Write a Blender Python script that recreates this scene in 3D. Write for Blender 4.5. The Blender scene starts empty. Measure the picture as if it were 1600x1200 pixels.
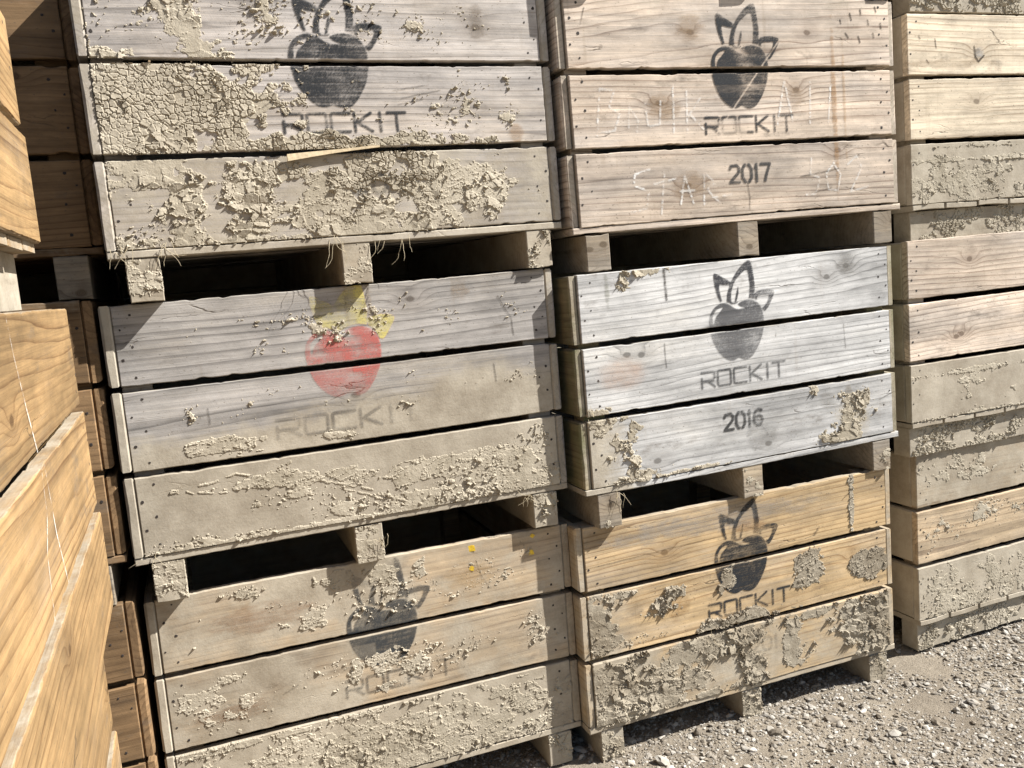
import bpy, math
import numpy as np
R = math.radians
from mathutils import Matrix, Vector

# ------------------------------------------------------------------ camera, sky, sun
scene = bpy.context.scene
COL = scene.collection
cam_d = bpy.data.cameras.new('camera')
cam = bpy.data.objects.new('camera', cam_d)
COL.objects.link(cam)
cam_d.sensor_width = 36.0
cam_d.lens = 36.0 * 1368.94 / 1600.0
cam_d.clip_start = 0.02
cam_d.clip_end = 1000
_r = Vector((0.9292582942630142, -0.3609665601670247, -0.07862671906927167))
_u = Vector((0.11900508732837282, 0.0909974939796908, 0.9887149464225685))
_f = Vector((0.34973819880072987, 0.928128546339677, -0.12751703325054006))
M = Matrix(((_r.x, _u.x, -_f.x, 0.1654), (_r.y, _u.y, -_f.y, -2.3456), (_r.z, _u.z, -_f.z, 1.5312), (0, 0, 0, 1)))
cam.matrix_world = M
scene.camera = cam

SUN_DIR = Vector((2.3, -1.0, 2.3)).normalized()       # towards the sun
sd = bpy.data.lights.new('sun', 'SUN')
sd.energy = 5.0
sd.angle = R(0.53)
sd.color = (1.0, 0.975, 0.935)
sun = bpy.data.objects.new('sun', sd)
COL.objects.link(sun)
sun.rotation_euler = SUN_DIR.to_track_quat('Z', 'Y').to_euler()
sun.location = (6, -3, 7)
world = bpy.data.worlds.new('World')
scene.world = world
world.use_nodes = True
wn = world.node_tree
bg = wn.nodes['Background']
sky = wn.nodes.new('ShaderNodeTexSky')
sky.sky_type = 'NISHITA'
sky.sun_disc = False
sky.sun_elevation = math.asin(SUN_DIR.z)
sky.sun_rotation = math.atan2(SUN_DIR.x, SUN_DIR.y)
wn.links.new(sky.outputs[0], bg.inputs[0])
bg.inputs[1].default_value = 0.05
scene.view_settings.view_transform = 'Standard'
scene.view_settings.look = 'None'
scene.view_settings.gamma = 1
scene.view_settings.exposure = 1.3
scene.cycles.max_bounces = 5
scene.cycles.diffuse_bounces = 2
scene.cycles.transparent_max_bounces = 8

# ------------------------------------------------------------------ noise in numpy
def h2(ix, iy, s):
    x = np.sin(ix * 127.1 + iy * 311.7 + s * 74.7) * 43758.5453
    return x - np.floor(x)
def vnoise(x, y, s=0):
    ix = np.floor(x); iy = np.floor(y)
    fx = x - ix; fy = y - iy
    fx = fx * fx * (3 - 2 * fx); fy = fy * fy * (3 - 2 * fy)
    a = h2(ix, iy, s); b = h2(ix + 1, iy, s); c = h2(ix, iy + 1, s); d = h2(ix + 1, iy + 1, s)
    return (a * (1 - fx) + b * fx) * (1 - fy) + (c * (1 - fx) + d * fx) * fy
def fbm(x, y, s=0, o=4):
    t = 0; a = 0.5; n = 0
    for i in range(o):
        t = t + a * vnoise(x + 13.1 * i, y - 7.7 * i, s + i); n += a
        x = x * 2.03; y = y * 2.03; a *= 0.55
    return t / n
def voro(x, y, s=0, jit=0.9):
    ix = np.floor(x); iy = np.floor(y)
    f1 = np.full(x.shape, 9.0); f2 = f1.copy(); cx = x.copy(); cy = y.copy(); idv = np.zeros_like(x)
    for i in (-1, 0, 1):
        for j in (-1, 0, 1):
            gx = ix + i; gy = iy + j
            px = gx + 0.5 + jit * (h2(gx, gy, s) - 0.5); py = gy + 0.5 + jit * (h2(gx, gy, s + 9.3) - 0.5)
            d = np.hypot(px - x, py - y)
            nearer = d < f1
            f2 = np.where(nearer, f1, np.minimum(f2, d))
            cx = np.where(nearer, px, cx); cy = np.where(nearer, py, cy)
            idv = np.where(nearer, h2(gx, gy, s + 3.1), idv)
            f1 = np.where(nearer, d, f1)
    return f1, f2, x - cx, y - cy, idv
def sst(a, b, x):
    t = np.clip((x - a) / (b - a), 0, 1)
    return t * t * (3 - 2 * t)

# ------------------------------------------------------------------ objects
def tag(o, label=None, cat=None, group=None, kind=None):
    if label: o['label'] = label
    if cat: o['category'] = cat
    if group: o['group'] = group
    if kind: o['kind'] = kind
    return o
def mesh_np(name, co, quads, mats, midx=None, smooth=False, attrs=None, tris=None):
    me = bpy.data.meshes.new(name)
    co = np.ascontiguousarray(co, dtype=np.float32)
    me.vertices.add(len(co)); me.vertices.foreach_set('co', co.ravel())
    quads = np.asarray(quads, dtype=np.int32).reshape(-1, 4) if quads is not None and len(quads) else np.zeros((0, 4), np.int32)
    tris = np.asarray(tris, dtype=np.int32).reshape(-1, 3) if tris is not None and len(tris) else np.zeros((0, 3), np.int32)
    nl = quads.size + tris.size; npoly = len(quads) + len(tris)
    me.loops.add(nl); me.polygons.add(npoly)
    me.loops.foreach_set('vertex_index', np.concatenate([quads.ravel(), tris.ravel()]))
    st = np.concatenate([np.arange(len(quads)) * 4, quads.size + np.arange(len(tris)) * 3]).astype(np.int32)
    me.polygons.foreach_set('loop_start', st)
    for m in mats: me.materials.append(m)
    if midx is not None: me.polygons.foreach_set('material_index', np.asarray(midx, np.int32))
    me.update(calc_edges=True)
    me.polygons.foreach_set('use_smooth', np.full(npoly, smooth, dtype=bool))
    if attrs:
        for k, v in attrs.items():
            v = np.asarray(v, np.float32)
            if v.ndim == 2:
                a = me.attributes.new(k, 'FLOAT_COLOR', 'POINT'); a.data.foreach_set('color', v.ravel())
            else:
                a = me.attributes.new(k, 'FLOAT', 'POINT'); a.data.foreach_set('value', v.ravel())
    me.validate()
    return me
def link(name, me, parent=None, loc=(0, 0, 0), rz=0.0, ry=0.0):
    o = bpy.data.objects.new(name, me); COL.objects.link(o)
    if parent: o.parent = parent
    o.location = loc; o.rotation_euler = (0, ry, rz)
    return o
def grid_quads(nx, ny, off=0):
    i = np.arange(nx * ny).reshape(ny, nx)
    return np.stack([i[:-1, :-1], i[:-1, 1:], i[1:, 1:], i[1:, :-1]], -1).reshape(-1, 4) + off

# ------------------------------------------------------------------ materials
class NT:
    def __init__(s, name):
        s.m = bpy.data.materials.new(name); s.m.use_nodes = True; s.t = s.m.node_tree
        s.b = s.t.nodes['Principled BSDF']; s.out = s.t.nodes['Material Output']
    def n(s, ty, **k):
        x = s.t.nodes.new(ty)
        for a, v in k.items(): setattr(x, a, v)
        return x
    def val(s, sock, v):
        if isinstance(v, bpy.types.NodeSocket): s.t.links.new(v, sock)
        else: sock.default_value = v
    def math(s, op, a, b=0.0, c=None, clamp=False):
        x = s.n('ShaderNodeMath', operation=op, use_clamp=clamp)
        s.val(x.inputs[0], a); s.val(x.inputs[1], b)
        if c is not None: s.val(x.inputs[2], c)
        return x.outputs[0]
    def noise(s, vec, scale, detail=3, rough=0.55, dist=0.0):
        x = s.n('ShaderNodeTexNoise'); s.val(x.inputs['Vector'], vec)
        x.inputs['Scale'].default_value = scale; x.inputs['Detail'].default_value = detail
        x.inputs['Roughness'].default_value = rough; x.inputs['Distortion'].default_value = dist
        return x.outputs[0]
    def mapv(s, vec, scale=(1, 1, 1), loc=None):
        x = s.n('ShaderNodeVectorMath', operation='MULTIPLY'); s.val(x.inputs[0], vec); x.inputs[1].default_value = scale
        if loc is not None:
            y = s.n('ShaderNodeVectorMath', operation='ADD'); s.t.links.new(x.outputs[0], y.inputs[0]); s.val(y.inputs[1], loc)
            return y.outputs[0]
        return x.outputs[0]
    def rng(s, v, a, b, c=0.0, d=1.0, smooth=False):
        x = s.n('ShaderNodeMapRange'); x.clamp = True
        if smooth: x.interpolation_type = 'SMOOTHSTEP'
        s.val(x.inputs['Value'], v)
        x.inputs['From Min'].default_value = a; x.inputs['From Max'].default_value = b
        x.inputs['To Min'].default_value = c; x.inputs['To Max'].default_value = d
        return x.outputs['Result']
    def mix(s, f, a, b, mode='MIX'):
        x = s.n('ShaderNodeMix', data_type='RGBA', blend_type=mode)
        s.val(x.inputs['Factor'], f)
        for k, v in ((6, a), (7, b)):
            if isinstance(v, tuple) and len(v) == 3: v = (*v, 1)
            s.val(x.inputs[k], v)
        return x.outputs[2]
    def bump(s, h, strength, dist, nrm=None):
        x = s.n('ShaderNodeBump'); s.val(x.inputs['Height'], h)
        x.inputs['Strength'].default_value = strength; x.inputs['Distance'].default_value = dist
        if nrm is not None: s.t.links.new(nrm, x.inputs['Normal'])
        return x.outputs[0]
    def attr(s, name, ty='GEOMETRY'):
        x = s.n('ShaderNodeAttribute'); x.attribute_name = name; x.attribute_type = ty
        return x

MUD_A = (0.47, 0.42, 0.325); MUD_B = (0.27, 0.225, 0.16)
def mud_color(k, P, ca, cb):
    n1 = k.noise(P, 14, 4, 0.6); n2 = k.noise(P, 160, 4, 0.7)
    n0 = k.noise(P, 3.5, 4, 0.65)
    f = k.math('ADD', k.math('ADD', k.math('MULTIPLY', n1, 0.5), k.math('MULTIPLY', n2, 0.4)), k.math('MULTIPLY', k.math('SUBTRACT', n0, 0.5), 0.9))
    return k.mix(k.rng(f, 0.28, 0.68), ca, cb), n2

def wood_mat(name, light, dark, grey, weather=0.4, line=0.5, stain=0.3, mud=((0.40, 0.355, 0.28), (0.245, 0.208, 0.155)), saw=0.4, moss=False):
    k = NT(name)
    tc = k.n('ShaderNodeTexCoord').outputs['Object']
    sda = k.attr('seed', 'OBJECT').outputs['Fac']
    sep = k.n('ShaderNodeSeparateXYZ'); k.t.links.new(tc, sep.inputs[0])
    cmb = k.n('ShaderNodeCombineXYZ'); k.val(cmb.inputs[0], k.math('MULTIPLY', sda, 7.31)); k.val(cmb.inputs[1], k.math('MULTIPLY', sda, 3.17)); k.val(cmb.inputs[2], k.math('MULTIPLY', sda, 5.7))
    off = cmb.outputs[0]
    add = k.n('ShaderNodeVectorMath', operation='ADD'); k.t.links.new(tc, add.inputs[0]); k.t.links.new(off, add.inputs[1])
    P = add.outputs[0]
    # knots, placed per board through object properties
    def knot(kx, kz):
        ax = k.attr(kx, 'OBJECT').outputs['Fac']; az = k.attr(kz, 'OBJECT').outputs['Fac']
        dx = k.math('MULTIPLY', k.math('SUBTRACT', sep.outputs[0], ax), 0.62); dz = k.math('SUBTRACT', sep.outputs[2], az)
        d = k.math('SQRT', k.math('ADD', k.math('MULTIPLY', dx, dx), k.math('MULTIPLY', dz, dz)))
        return k.math('ADD', d, k.math('MULTIPLY', k.math('SUBTRACT', k.noise(P, 45, 2), 0.5), 0.006)), dz
    ka, za_ = knot('k1x', 'k1z'); kb, zb_ = knot('k2x', 'k2z')
    gau = lambda d, s_: k.math('POWER', 2.718, k.math('MULTIPLY', k.math('MULTIPLY', d, d), -1.0 / (s_ * s_)))
    push = k.math('ADD', gau(ka, 0.028), gau(kb, 0.026))
    kd2 = k.math('MINIMUM', ka, kb)
    core = k.rng(kd2, 0.006, 0.0105, 1, 0, True)
    halo = k.rng(kd2, 0.010, 0.055, 1, 0, True)
    # rings
    axz = k.math('ADD', k.math('MULTIPLY', k.math('FRACT', k.math('MULTIPLY', sda, 1.37)), 0.30), -0.05)
    tilt = k.math('MULTIPLY', k.math('SUBTRACT', k.math('FRACT', k.math('MULTIPLY', sda, 2.91)), 0.5), 0.10)
    wp = k.noise(k.mapv(P, (0.9, 3, 3.5)), 1.0, 1.5, 0.4)
    wp2 = k.noise(k.mapv(P, (7, 25, 25)), 1.0, 2, 0.5)
    z0 = k.math('SUBTRACT', sep.outputs[2], axz)
    z1 = k.math('ADD', z0, k.math('MULTIPLY', sep.outputs[0], tilt))
    z2 = k.math('ADD', z1, k.math('MULTIPLY', k.math('SUBTRACT', wp, 0.5), 0.085))
    z3 = k.math('ADD', z2, k.math('MULTIPLY', k.math('SUBTRACT', wp2, 0.5), 0.004))
    z4 = k.math('ADD', z3, k.math('MULTIPLY', push, 0.034))
    yo = k.math('ADD', sep.outputs[1], 0.055)
    rr = k.math('SQRT', k.math('ADD', k.math('MULTIPLY', z4, z4), k.math('MULTIPLY', yo, yo)))
    ringn = k.noise(k.mapv(P, (0.3, 6, 6)), 4.0, 2)
    g = k.math('ADD', k.math('MULTIPLY', rr, 62.0), k.math('MULTIPLY', ringn, 1.3))
    fr = k.math('FRACT', g)
    late = k.math('MULTIPLY', k.rng(fr, 0.1, 0.9, 0, 1), k.rng(fr, 0.9, 1.0, 1, 0))
    late = k.math('MULTIPLY', k.math('POWER', late, 4.0), k.rng(k.noise(k.mapv(P, (1.5, 8, 12)), 1.0, 2), 0.3, 0.65, 0.25, 1.15))
    fibre = k.noise(k.mapv(P, (5, 260, 420)), 1.0, 4, 0.65)
    fine = k.noise(k.mapv(P, (40, 900, 900)), 1.0, 2, 0.6)
    blot = k.noise(k.mapv(P, (1.0, 1.5, 3.4)), 1.7, 5, 0.6, 0.3)
    f = k.math('MULTIPLY', late, line * 2.0)
    f = k.math('ADD', k.math('ADD', f, 0.12), k.math('MULTIPLY', k.math('SUBTRACT', fibre, 0.5), 0.85))
    f = k.math('ADD', f, k.math('MULTIPLY', k.math('SUBTRACT', k.noise(k.mapv(P, (3, 40, 45)), 1.0, 4, 0.6), 0.5), 0.55))
    f = k.math('ADD', f, k.math('MULTIPLY', k.math('SUBTRACT', blot, 0.45), 0.5), clamp=True)
    colr = k.mix(f, light, dark)
    # greying, irregular, follows fibres
    wg = k.math('ADD', k.math('MULTIPLY', blot, 0.7), k.math('MULTIPLY', fibre, 0.35))
    wg = k.math('MULTIPLY', k.rng(wg, 0.62 - weather * 0.42, 0.88 - weather * 0.35, 0, 1, True), min(1.0, 0.45 + weather * 0.6))
    gcol = k.mix(f, grey, tuple(c * 0.5 for c in grey))
    colr = k.mix(wg, colr, gcol)
    tint = k.math('ADD', 0.80, k.math('MULTIPLY', k.math('FRACT', k.math('MULTIPLY', sda, 5.13)), 0.30))
    mac = k.noise(k.mapv(P, (2.2, 3, 7)), 1.0, 5, 0.62, 0.6)
    mott = k.noise(k.mapv(P, (14, 30, 34)), 1.0, 5, 0.7)
    strk = k.noise(k.mapv(P, (0.9, 45, 70)), 1.0, 5, 0.68)
    tint = k.math('MULTIPLY', tint, k.rng(strk, 0.33, 0.67, 0.76, 1.20))
    vv = k.math('MULTIPLY', tint, k.math('ADD', k.rng(mac, 0.3, 0.7, 0.68, 1.22), k.math('MULTIPLY', k.math('SUBTRACT', mott, 0.5), 0.75)))
    cvv = k.n('ShaderNodeCombineColor'); k.val(cvv.inputs[0], vv); k.val(cvv.inputs[1], vv); k.val(cvv.inputs[2], vv)
    colr = k.mix(1.0, colr, cvv.outputs[0], 'MULTIPLY')
    # streaks running down the boards and dark specks
    st = k.noise(k.mapv(P, (28, 20, 1.5)), 1.0, 4, 0.6)
    st = k.math('MULTIPLY', k.rng(st, 0.60, 0.78, 0, stain), k.rng(k.noise(P, 5, 2), 0.45, 0.6))
    colr = k.mix(st, colr, (0.17, 0.115, 0.06))
    blackn = k.noise(k.mapv(P, (6, 6, 14)), 1.0, 5, 0.7)
    colr = k.mix(k.rng(blackn, 0.60, 0.74, 0, 0.6), colr, (0.11, 0.09, 0.07))
    if moss: colr = k.mix(k.rng(k.noise(k.mapv(P, (8, 30, 9)), 1.0, 4, 0.6), 0.4, 0.62, 0, 0.8), colr, (0.12, 0.125, 0.06))
    spk = k.noise(k.mapv(P, (0.5, 1, 1)), 230, 2, 0.5)
    colr = k.mix(k.rng(spk, 0.66, 0.74, 0, 0.65), colr, (0.09, 0.07, 0.05))
    kn = k.math('FRACT', k.math('MULTIPLY', kd2, 330.0))
    kc = k.mix(k.rng(kn, 0.3, 0.9), tuple(c * 0.62 for c in dark), tuple(c * 0.33 for c in dark))
    colr = k.mix(k.math('MULTIPLY', halo, 0.32), colr, tuple(c * 0.8 for c in dark))
    colr = k.mix(k.math('MULTIPLY', core, 0.8), colr, kc)
    # drying cracks: dark thin lines along the fibre
    ck = k.n('ShaderNodeTexVoronoi', feature='DISTANCE_TO_EDGE')
    wv = k.n('ShaderNodeVectorMath', operation='ADD'); k.t.links.new(k.mapv(P, (2.2, 20, 20)), wv.inputs[0])
    cw = k.n('ShaderNodeCombineXYZ'); k.val(cw.inputs[2], k.math('MULTIPLY', k.noise(k.mapv(P, (9, 30, 30)), 1.0, 3), 1.2)); k.t.links.new(cw.outputs[0], wv.inputs[1])
    k.t.links.new(wv.outputs[0], ck.inputs['Vector']); ck.inputs['Scale'].default_value = 1.0
    crk = k.math('MULTIPLY', k.rng(ck.outputs['Distance'], 0.0, 0.018, 1, 0), k.rng(k.noise(k.mapv(P, (3, 4, 9)), 1.0, 2), 0.62, 0.68))
    colr = k.mix(k.math('MULTIPLY', crk, 0.75), colr, (0.06, 0.045, 0.03))
    # dried dust coat
    du = k.attr('dust').outputs['Fac']
    dn = k.math('ADD', k.math('MULTIPLY', k.noise(k.mapv(P, (1, 1, 1.6)), 9, 7, 0.68, 0.4), 1.0), k.math('MULTIPLY', fibre, 0.40))
    dn = k.math('ADD', k.math('MULTIPLY', k.math('SUBTRACT', dn, 0.7), 1.5), 0.62)
    dd = k.math('SUBTRACT', k.math('MULTIPLY', du, 1.5), dn)
    dm = k.rng(dd, -0.30, 0.42, 0, 0.92, True)
    dm = k.math('MULTIPLY', dm, k.rng(du, 0.0, 0.15))
    mc, mn = mud_color(k, P, *mud)
    colr = k.mix(dm, colr, mc)
    k.t.links.new(colr, k.b.inputs['Base Color'])
    k.b.inputs['Roughness'].default_value = 0.85
    k.b.inputs['Specular IOR Level'].default_value = 0.22
    # relief
    sx = k.math('ADD', sep.outputs[0], k.math('MULTIPLY', sep.outputs[2], 0.45))
    cs = k.n('ShaderNodeCombineXYZ'); k.val(cs.inputs[0], k.math('MULTIPLY', sx, 320.0)); k.val(cs.inputs[2], k.math('MULTIPLY', sep.outputs[2], 9.0))
    sawn = k.math('MULTIPLY', k.noise(cs.outputs[0], 1.0, 2), saw)
    hh = k.math('ADD', k.math('MULTIPLY', fibre, 0.8), k.math('MULTIPLY', fine, 0.5))
    hh = k.math('ADD', hh, k.math('MULTIPLY', sawn, 0.6))
    hh = k.math('SUBTRACT', hh, k.math('MULTIPLY', crk, 1.6))
    hh = k.math('SUBTRACT', hh, k.math('MULTIPLY', late, 0.15))
    hh = k.math('ADD', k.math('MULTIPLY', hh, k.math('SUBTRACT', 1.0, k.math('MULTIPLY', dm, 0.7))), k.math('MULTIPLY', dm, k.math('ADD', mn, k.math('MULTIPLY', k.noise(P, 55, 3), 1.0))))
    k.t.links.new(k.bump(hh, 0.7, 0.0009), k.b.inputs['Normal'])
    return k.m

def mud_mat(name, ca, cb):
    k = NT(name)
    P = k.n('ShaderNodeNewGeometry').outputs['Position']
    c, n2 = mud_color(k, P, ca, cb)
    k.t.links.new(c, k.b.inputs['Base Color'])
    k.b.inputs['Roughness'].default_value = 0.95
    k.b.inputs['Specular IOR Level'].default_value = 0.1
    h = k.math('ADD', k.noise(P, 260, 4, 0.7), k.math('MULTIPLY', k.noise(P, 90, 3), 1.5))
    k.t.links.new(k.bump(h, 0.7, 0.0012), k.b.inputs['Normal'])
    return k.m
MUD = mud_mat('dried_mud', (0.40, 0.355, 0.278), (0.265, 0.23, 0.172))
MUD_D = mud_mat('dried_brown_mud', (0.325, 0.285, 0.22), (0.18, 0.148, 0.105))

def paint_mat():
    k = NT('stencil_paint')
    P = k.n('ShaderNodeNewGeometry').outputs['Position']
    col = k.attr('pcol').outputs['Color']; al = k.attr('alpha').outputs['Fac']
    n1 = k.noise(k.mapv(P, (6, 40, 330)), 1.0, 4, 0.7)
    n2 = k.noise(P, 230, 3, 0.7); n3 = k.noise(P, 9, 4, 0.6)
    w = k.math('ADD', k.math('MULTIPLY', n1, 0.5), k.math('ADD', k.math('MULTIPLY', n2, 0.35), k.math('MULTIPLY', n3, 0.4)))
    a = k.math('MULTIPLY', al, k.rng(w, 0.60, 0.74, 1.0, 0.22))
    c = k.mix(k.rng(n2, 0.5, 0.8, 0, 0.18), col, (0.30, 0.28, 0.25))
    k.t.links.new(c, k.b.inputs['Base Color']); k.b.inputs['Roughness'].default_value = 0.8
    k.b.inputs['Specular IOR Level'].default_value = 0.15
    k.t.links.new(a, k.b.inputs['Alpha'])
    return k.m
PAINT = paint_mat()
def plain(name, c, rough=0.7, metal=0.0):
    k = NT(name)
    P = k.n('ShaderNodeNewGeometry').outputs['Position']
    k.t.links.new(k.mix(k.rng(k.noise(P, 120, 3), 0.3, 0.7), c, tuple(x * 0.65 for x in c)), k.b.inputs['Base Color'])
    k.b.inputs['Roughness'].default_value = rough; k.b.inputs['Metallic'].default_value = metal
    return k.m
NAIL = plain('rusty_nail_hole', (0.03, 0.022, 0.018), 0.8)
YEL = plain('yellow_plastic', (0.75, 0.50, 0.03), 0.5)
STRAW = plain('dry_root', (0.50, 0.42, 0.28), 0.8)
SPLIT = plain('fresh_split_wood', (0.62, 0.50, 0.32), 0.8)

W_PINK = wood_mat('weathered_pine_pinkish', (0.60, 0.495, 0.39), (0.25, 0.175, 0.125), (0.50, 0.45, 0.40), 0.5, 0.5, 0.45)
W_BEIGE = wood_mat('weathered_pine_beige', (0.47, 0.405, 0.335), (0.20, 0.16, 0.125), (0.42, 0.39, 0.365), 0.75, 0.5, 0.35)
W_GREY = wood_mat('weathered_pine_grey', (0.39, 0.345, 0.28), (0.17, 0.14, 0.115), (0.335, 0.315, 0.295), 0.85, 0.55, 0.3)
W_WHITE = wood_mat('weathered_pine_silver', (0.52, 0.495, 0.45), (0.24, 0.225, 0.205), (0.49, 0.482, 0.468), 0.9, 0.55, 0.3)
W_MOSS = wood_mat('mossy_pine_end', (0.26, 0.21, 0.12), (0.14, 0.10, 0.055), (0.20, 0.18, 0.12), 0.5, 0.45, 0.4, moss=True)
W_TAN = wood_mat('muddy_pine_tan', (0.41, 0.315, 0.205), (0.21, 0.145, 0.09), (0.33, 0.285, 0.225), 0.45, 0.40, 0.4)
W_GOLD = wood_mat('golden_pine', (0.52, 0.375, 0.205), (0.29, 0.18, 0.085), (0.46, 0.41, 0.34), 0.42, 0.5, 0.4)
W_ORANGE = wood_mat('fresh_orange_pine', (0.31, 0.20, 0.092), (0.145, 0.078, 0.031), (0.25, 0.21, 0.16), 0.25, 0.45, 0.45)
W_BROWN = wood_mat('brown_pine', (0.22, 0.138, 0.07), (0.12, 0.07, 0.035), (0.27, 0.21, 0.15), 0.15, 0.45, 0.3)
W_CREAM = wood_mat('pale_cream_pine', (0.62, 0.53, 0.40), (0.31, 0.235, 0.16), (0.50, 0.44, 0.36), 0.2, 0.45, 0.25)
W_RAW = wood_mat('rough_bearer_pine', (0.36, 0.29, 0.20), (0.19, 0.14, 0.09), (0.31, 0.28, 0.24), 0.6, 0.5, 0.4)

# ------------------------------------------------------------------ one board (front face looks to local -Y)
_seed = [0]
def nseed():
    _seed[0] += 1
    return (_seed[0] * 0.6180339) % 1.0 * 9.0 + 0.37
EDGE = [0.62]
def board_mesh(name, L, H, T, mat, dust=None, u0=0.0, z0=0.0, step=0.012, nails=(), seed=0.0, bv=0.0022, proud=0.0009):
    nx = max(3, int(L / step) + 1); nz = max(4, int(H / step) + 1)
    xs = np.concatenate([[0.0], np.linspace(bv, L - bv, nx), [L]])
    zs = np.concatenate([[0.0], np.linspace(bv, H - bv, nz), [H]])
    X, Z = np.meshgrid(xs, zs); ny_, nx_ = X.shape
    E = np.zeros_like(X)
    E[0, :] = E[-1, :] = 1; E[:, 0] = E[:, -1] = 1
    wob = (fbm((X + u0) * 9, Z * 9, seed, 3) - 0.5) * 0.0014
    Yf = wob + E * np.minimum(bv, 0.006) * (0.6 + 0.9 * vnoise(X * 60, Z * 60, seed + 2))
    # rough long edges
    e = (fbm(X * 40 + seed, X * 0 + seed * 3, seed, 3) - 0.5) * 0.0030 + np.where(vnoise(X * 26, X * 0, seed + 5) > 0.86, -0.0035 * vnoise(X * 90, X * 0, seed + 8), 0)
    Zf = Z + np.where(Z > H / 2, 1, -1) * e * (np.abs(Z - H / 2) / (H / 2)) ** 6
    Zf = Zf + (h2(seed * 7, 1, 3) - 0.5) * 0.006 * (4 * X * (L - X) / (L * L)) + (h2(seed * 7, 2, 3) - 0.5) * 0.003 * (X / L - 0.5) * 2
    dv = np.zeros_like(X) if dust is None else dust(X + u0, Zf + z0)
    dv = np.where(E > 0, np.maximum(dv, 0.8 * EDGE[0]), dv)
    front = np.stack([X, Yf, Zf], -1).reshape(-1, 3)
    nf = len(front)
    # backs: ring copy of border + back face
    bi = np.concatenate([np.arange(nx_), nx_ * np.arange(1, ny_) + nx_ - 1, (ny_ - 1) * nx_ + np.arange(nx_ - 2, -1, -1), nx_ * np.arange(ny_ - 2, 0, -1)])
    ring = front[bi].copy(); m1 = ring.copy(); m1[:, 1] = T - bv; m2 = ring.copy(); m2[:, 1] = T
    c = np.array([L / 2, 0, H / 2]); s = np.array([1 - 2 * bv / L, 1, 1 - 2 * bv / H])
    m2 = (m2 - c) * s + c; m2[:, 1] = T
    n = len(bi); k = np.arange(n); k2 = (k + 1) % n
    co = np.concatenate([front, m1, m2])
    q = [grid_quads(nx_, ny_)]
    q.append(np.stack([bi[k2], bi[k], nf + k, nf + k2], -1))
    q.append(np.stack([nf + k2, nf + k, nf + n + k, nf + n + k2], -1))
    # back face strips: pair bottom row with top row of the ring
    bot = np.arange(nx_); top = (nx_ - 1) + (ny_ - 1) + np.arange(nx_)[::-1]
    b0 = nf + n
    q.append(np.stack([b0 + bot[1:], b0 + bot[:-1], b0 + top[:-1], b0 + top[1:]], -1))
    q = np.concatenate(q)
    rd = np.maximum(dv.ravel()[bi], EDGE[0])
    dvv = np.concatenate([dv.ravel(), rd, rd])
    mi = np.zeros(len(q), int)
    tris = []
    for (nxp, nzp, r) in nails:       # driven nail heads, a little proud, slightly ragged
        base = len(co); a = np.linspace(0, 2 * np.pi, 9)[:-1]
        rr = r * (0.75 + 0.5 * h2(a * 3.3, a * 0 + nxp * 100, seed))
        ringc = np.stack([nxp + rr * np.cos(a), np.full(8, -proud), nzp + rr * np.sin(a)], -1)
        ring2 = np.stack([nxp + rr * 1.25 * np.cos(a), np.full(8, 0.0012), nzp + rr * 1.25 * np.sin(a)], -1)
        co = np.concatenate([co, ringc, ring2, [[nxp, -proud, nzp]]]); dvv = np.concatenate([dvv, np.zeros(17)])
        kk = np.arange(8); k3 = (kk + 1) % 8
        q = np.concatenate([q, np.stack([base + kk, base + 8 + kk, base + 8 + k3, base + k3], -1)])
        mi = np.concatenate([mi, np.ones(8, int)])
        tris += [(base + i, base + (i + 1) % 8, base + 16) for i in range(8)]
    mi = np.concatenate([mi, np.ones(len(tris), int)])
    return mesh_np(name, co, q, [mat, NAIL], mi, False, {'dust': dvv}, tris)

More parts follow.
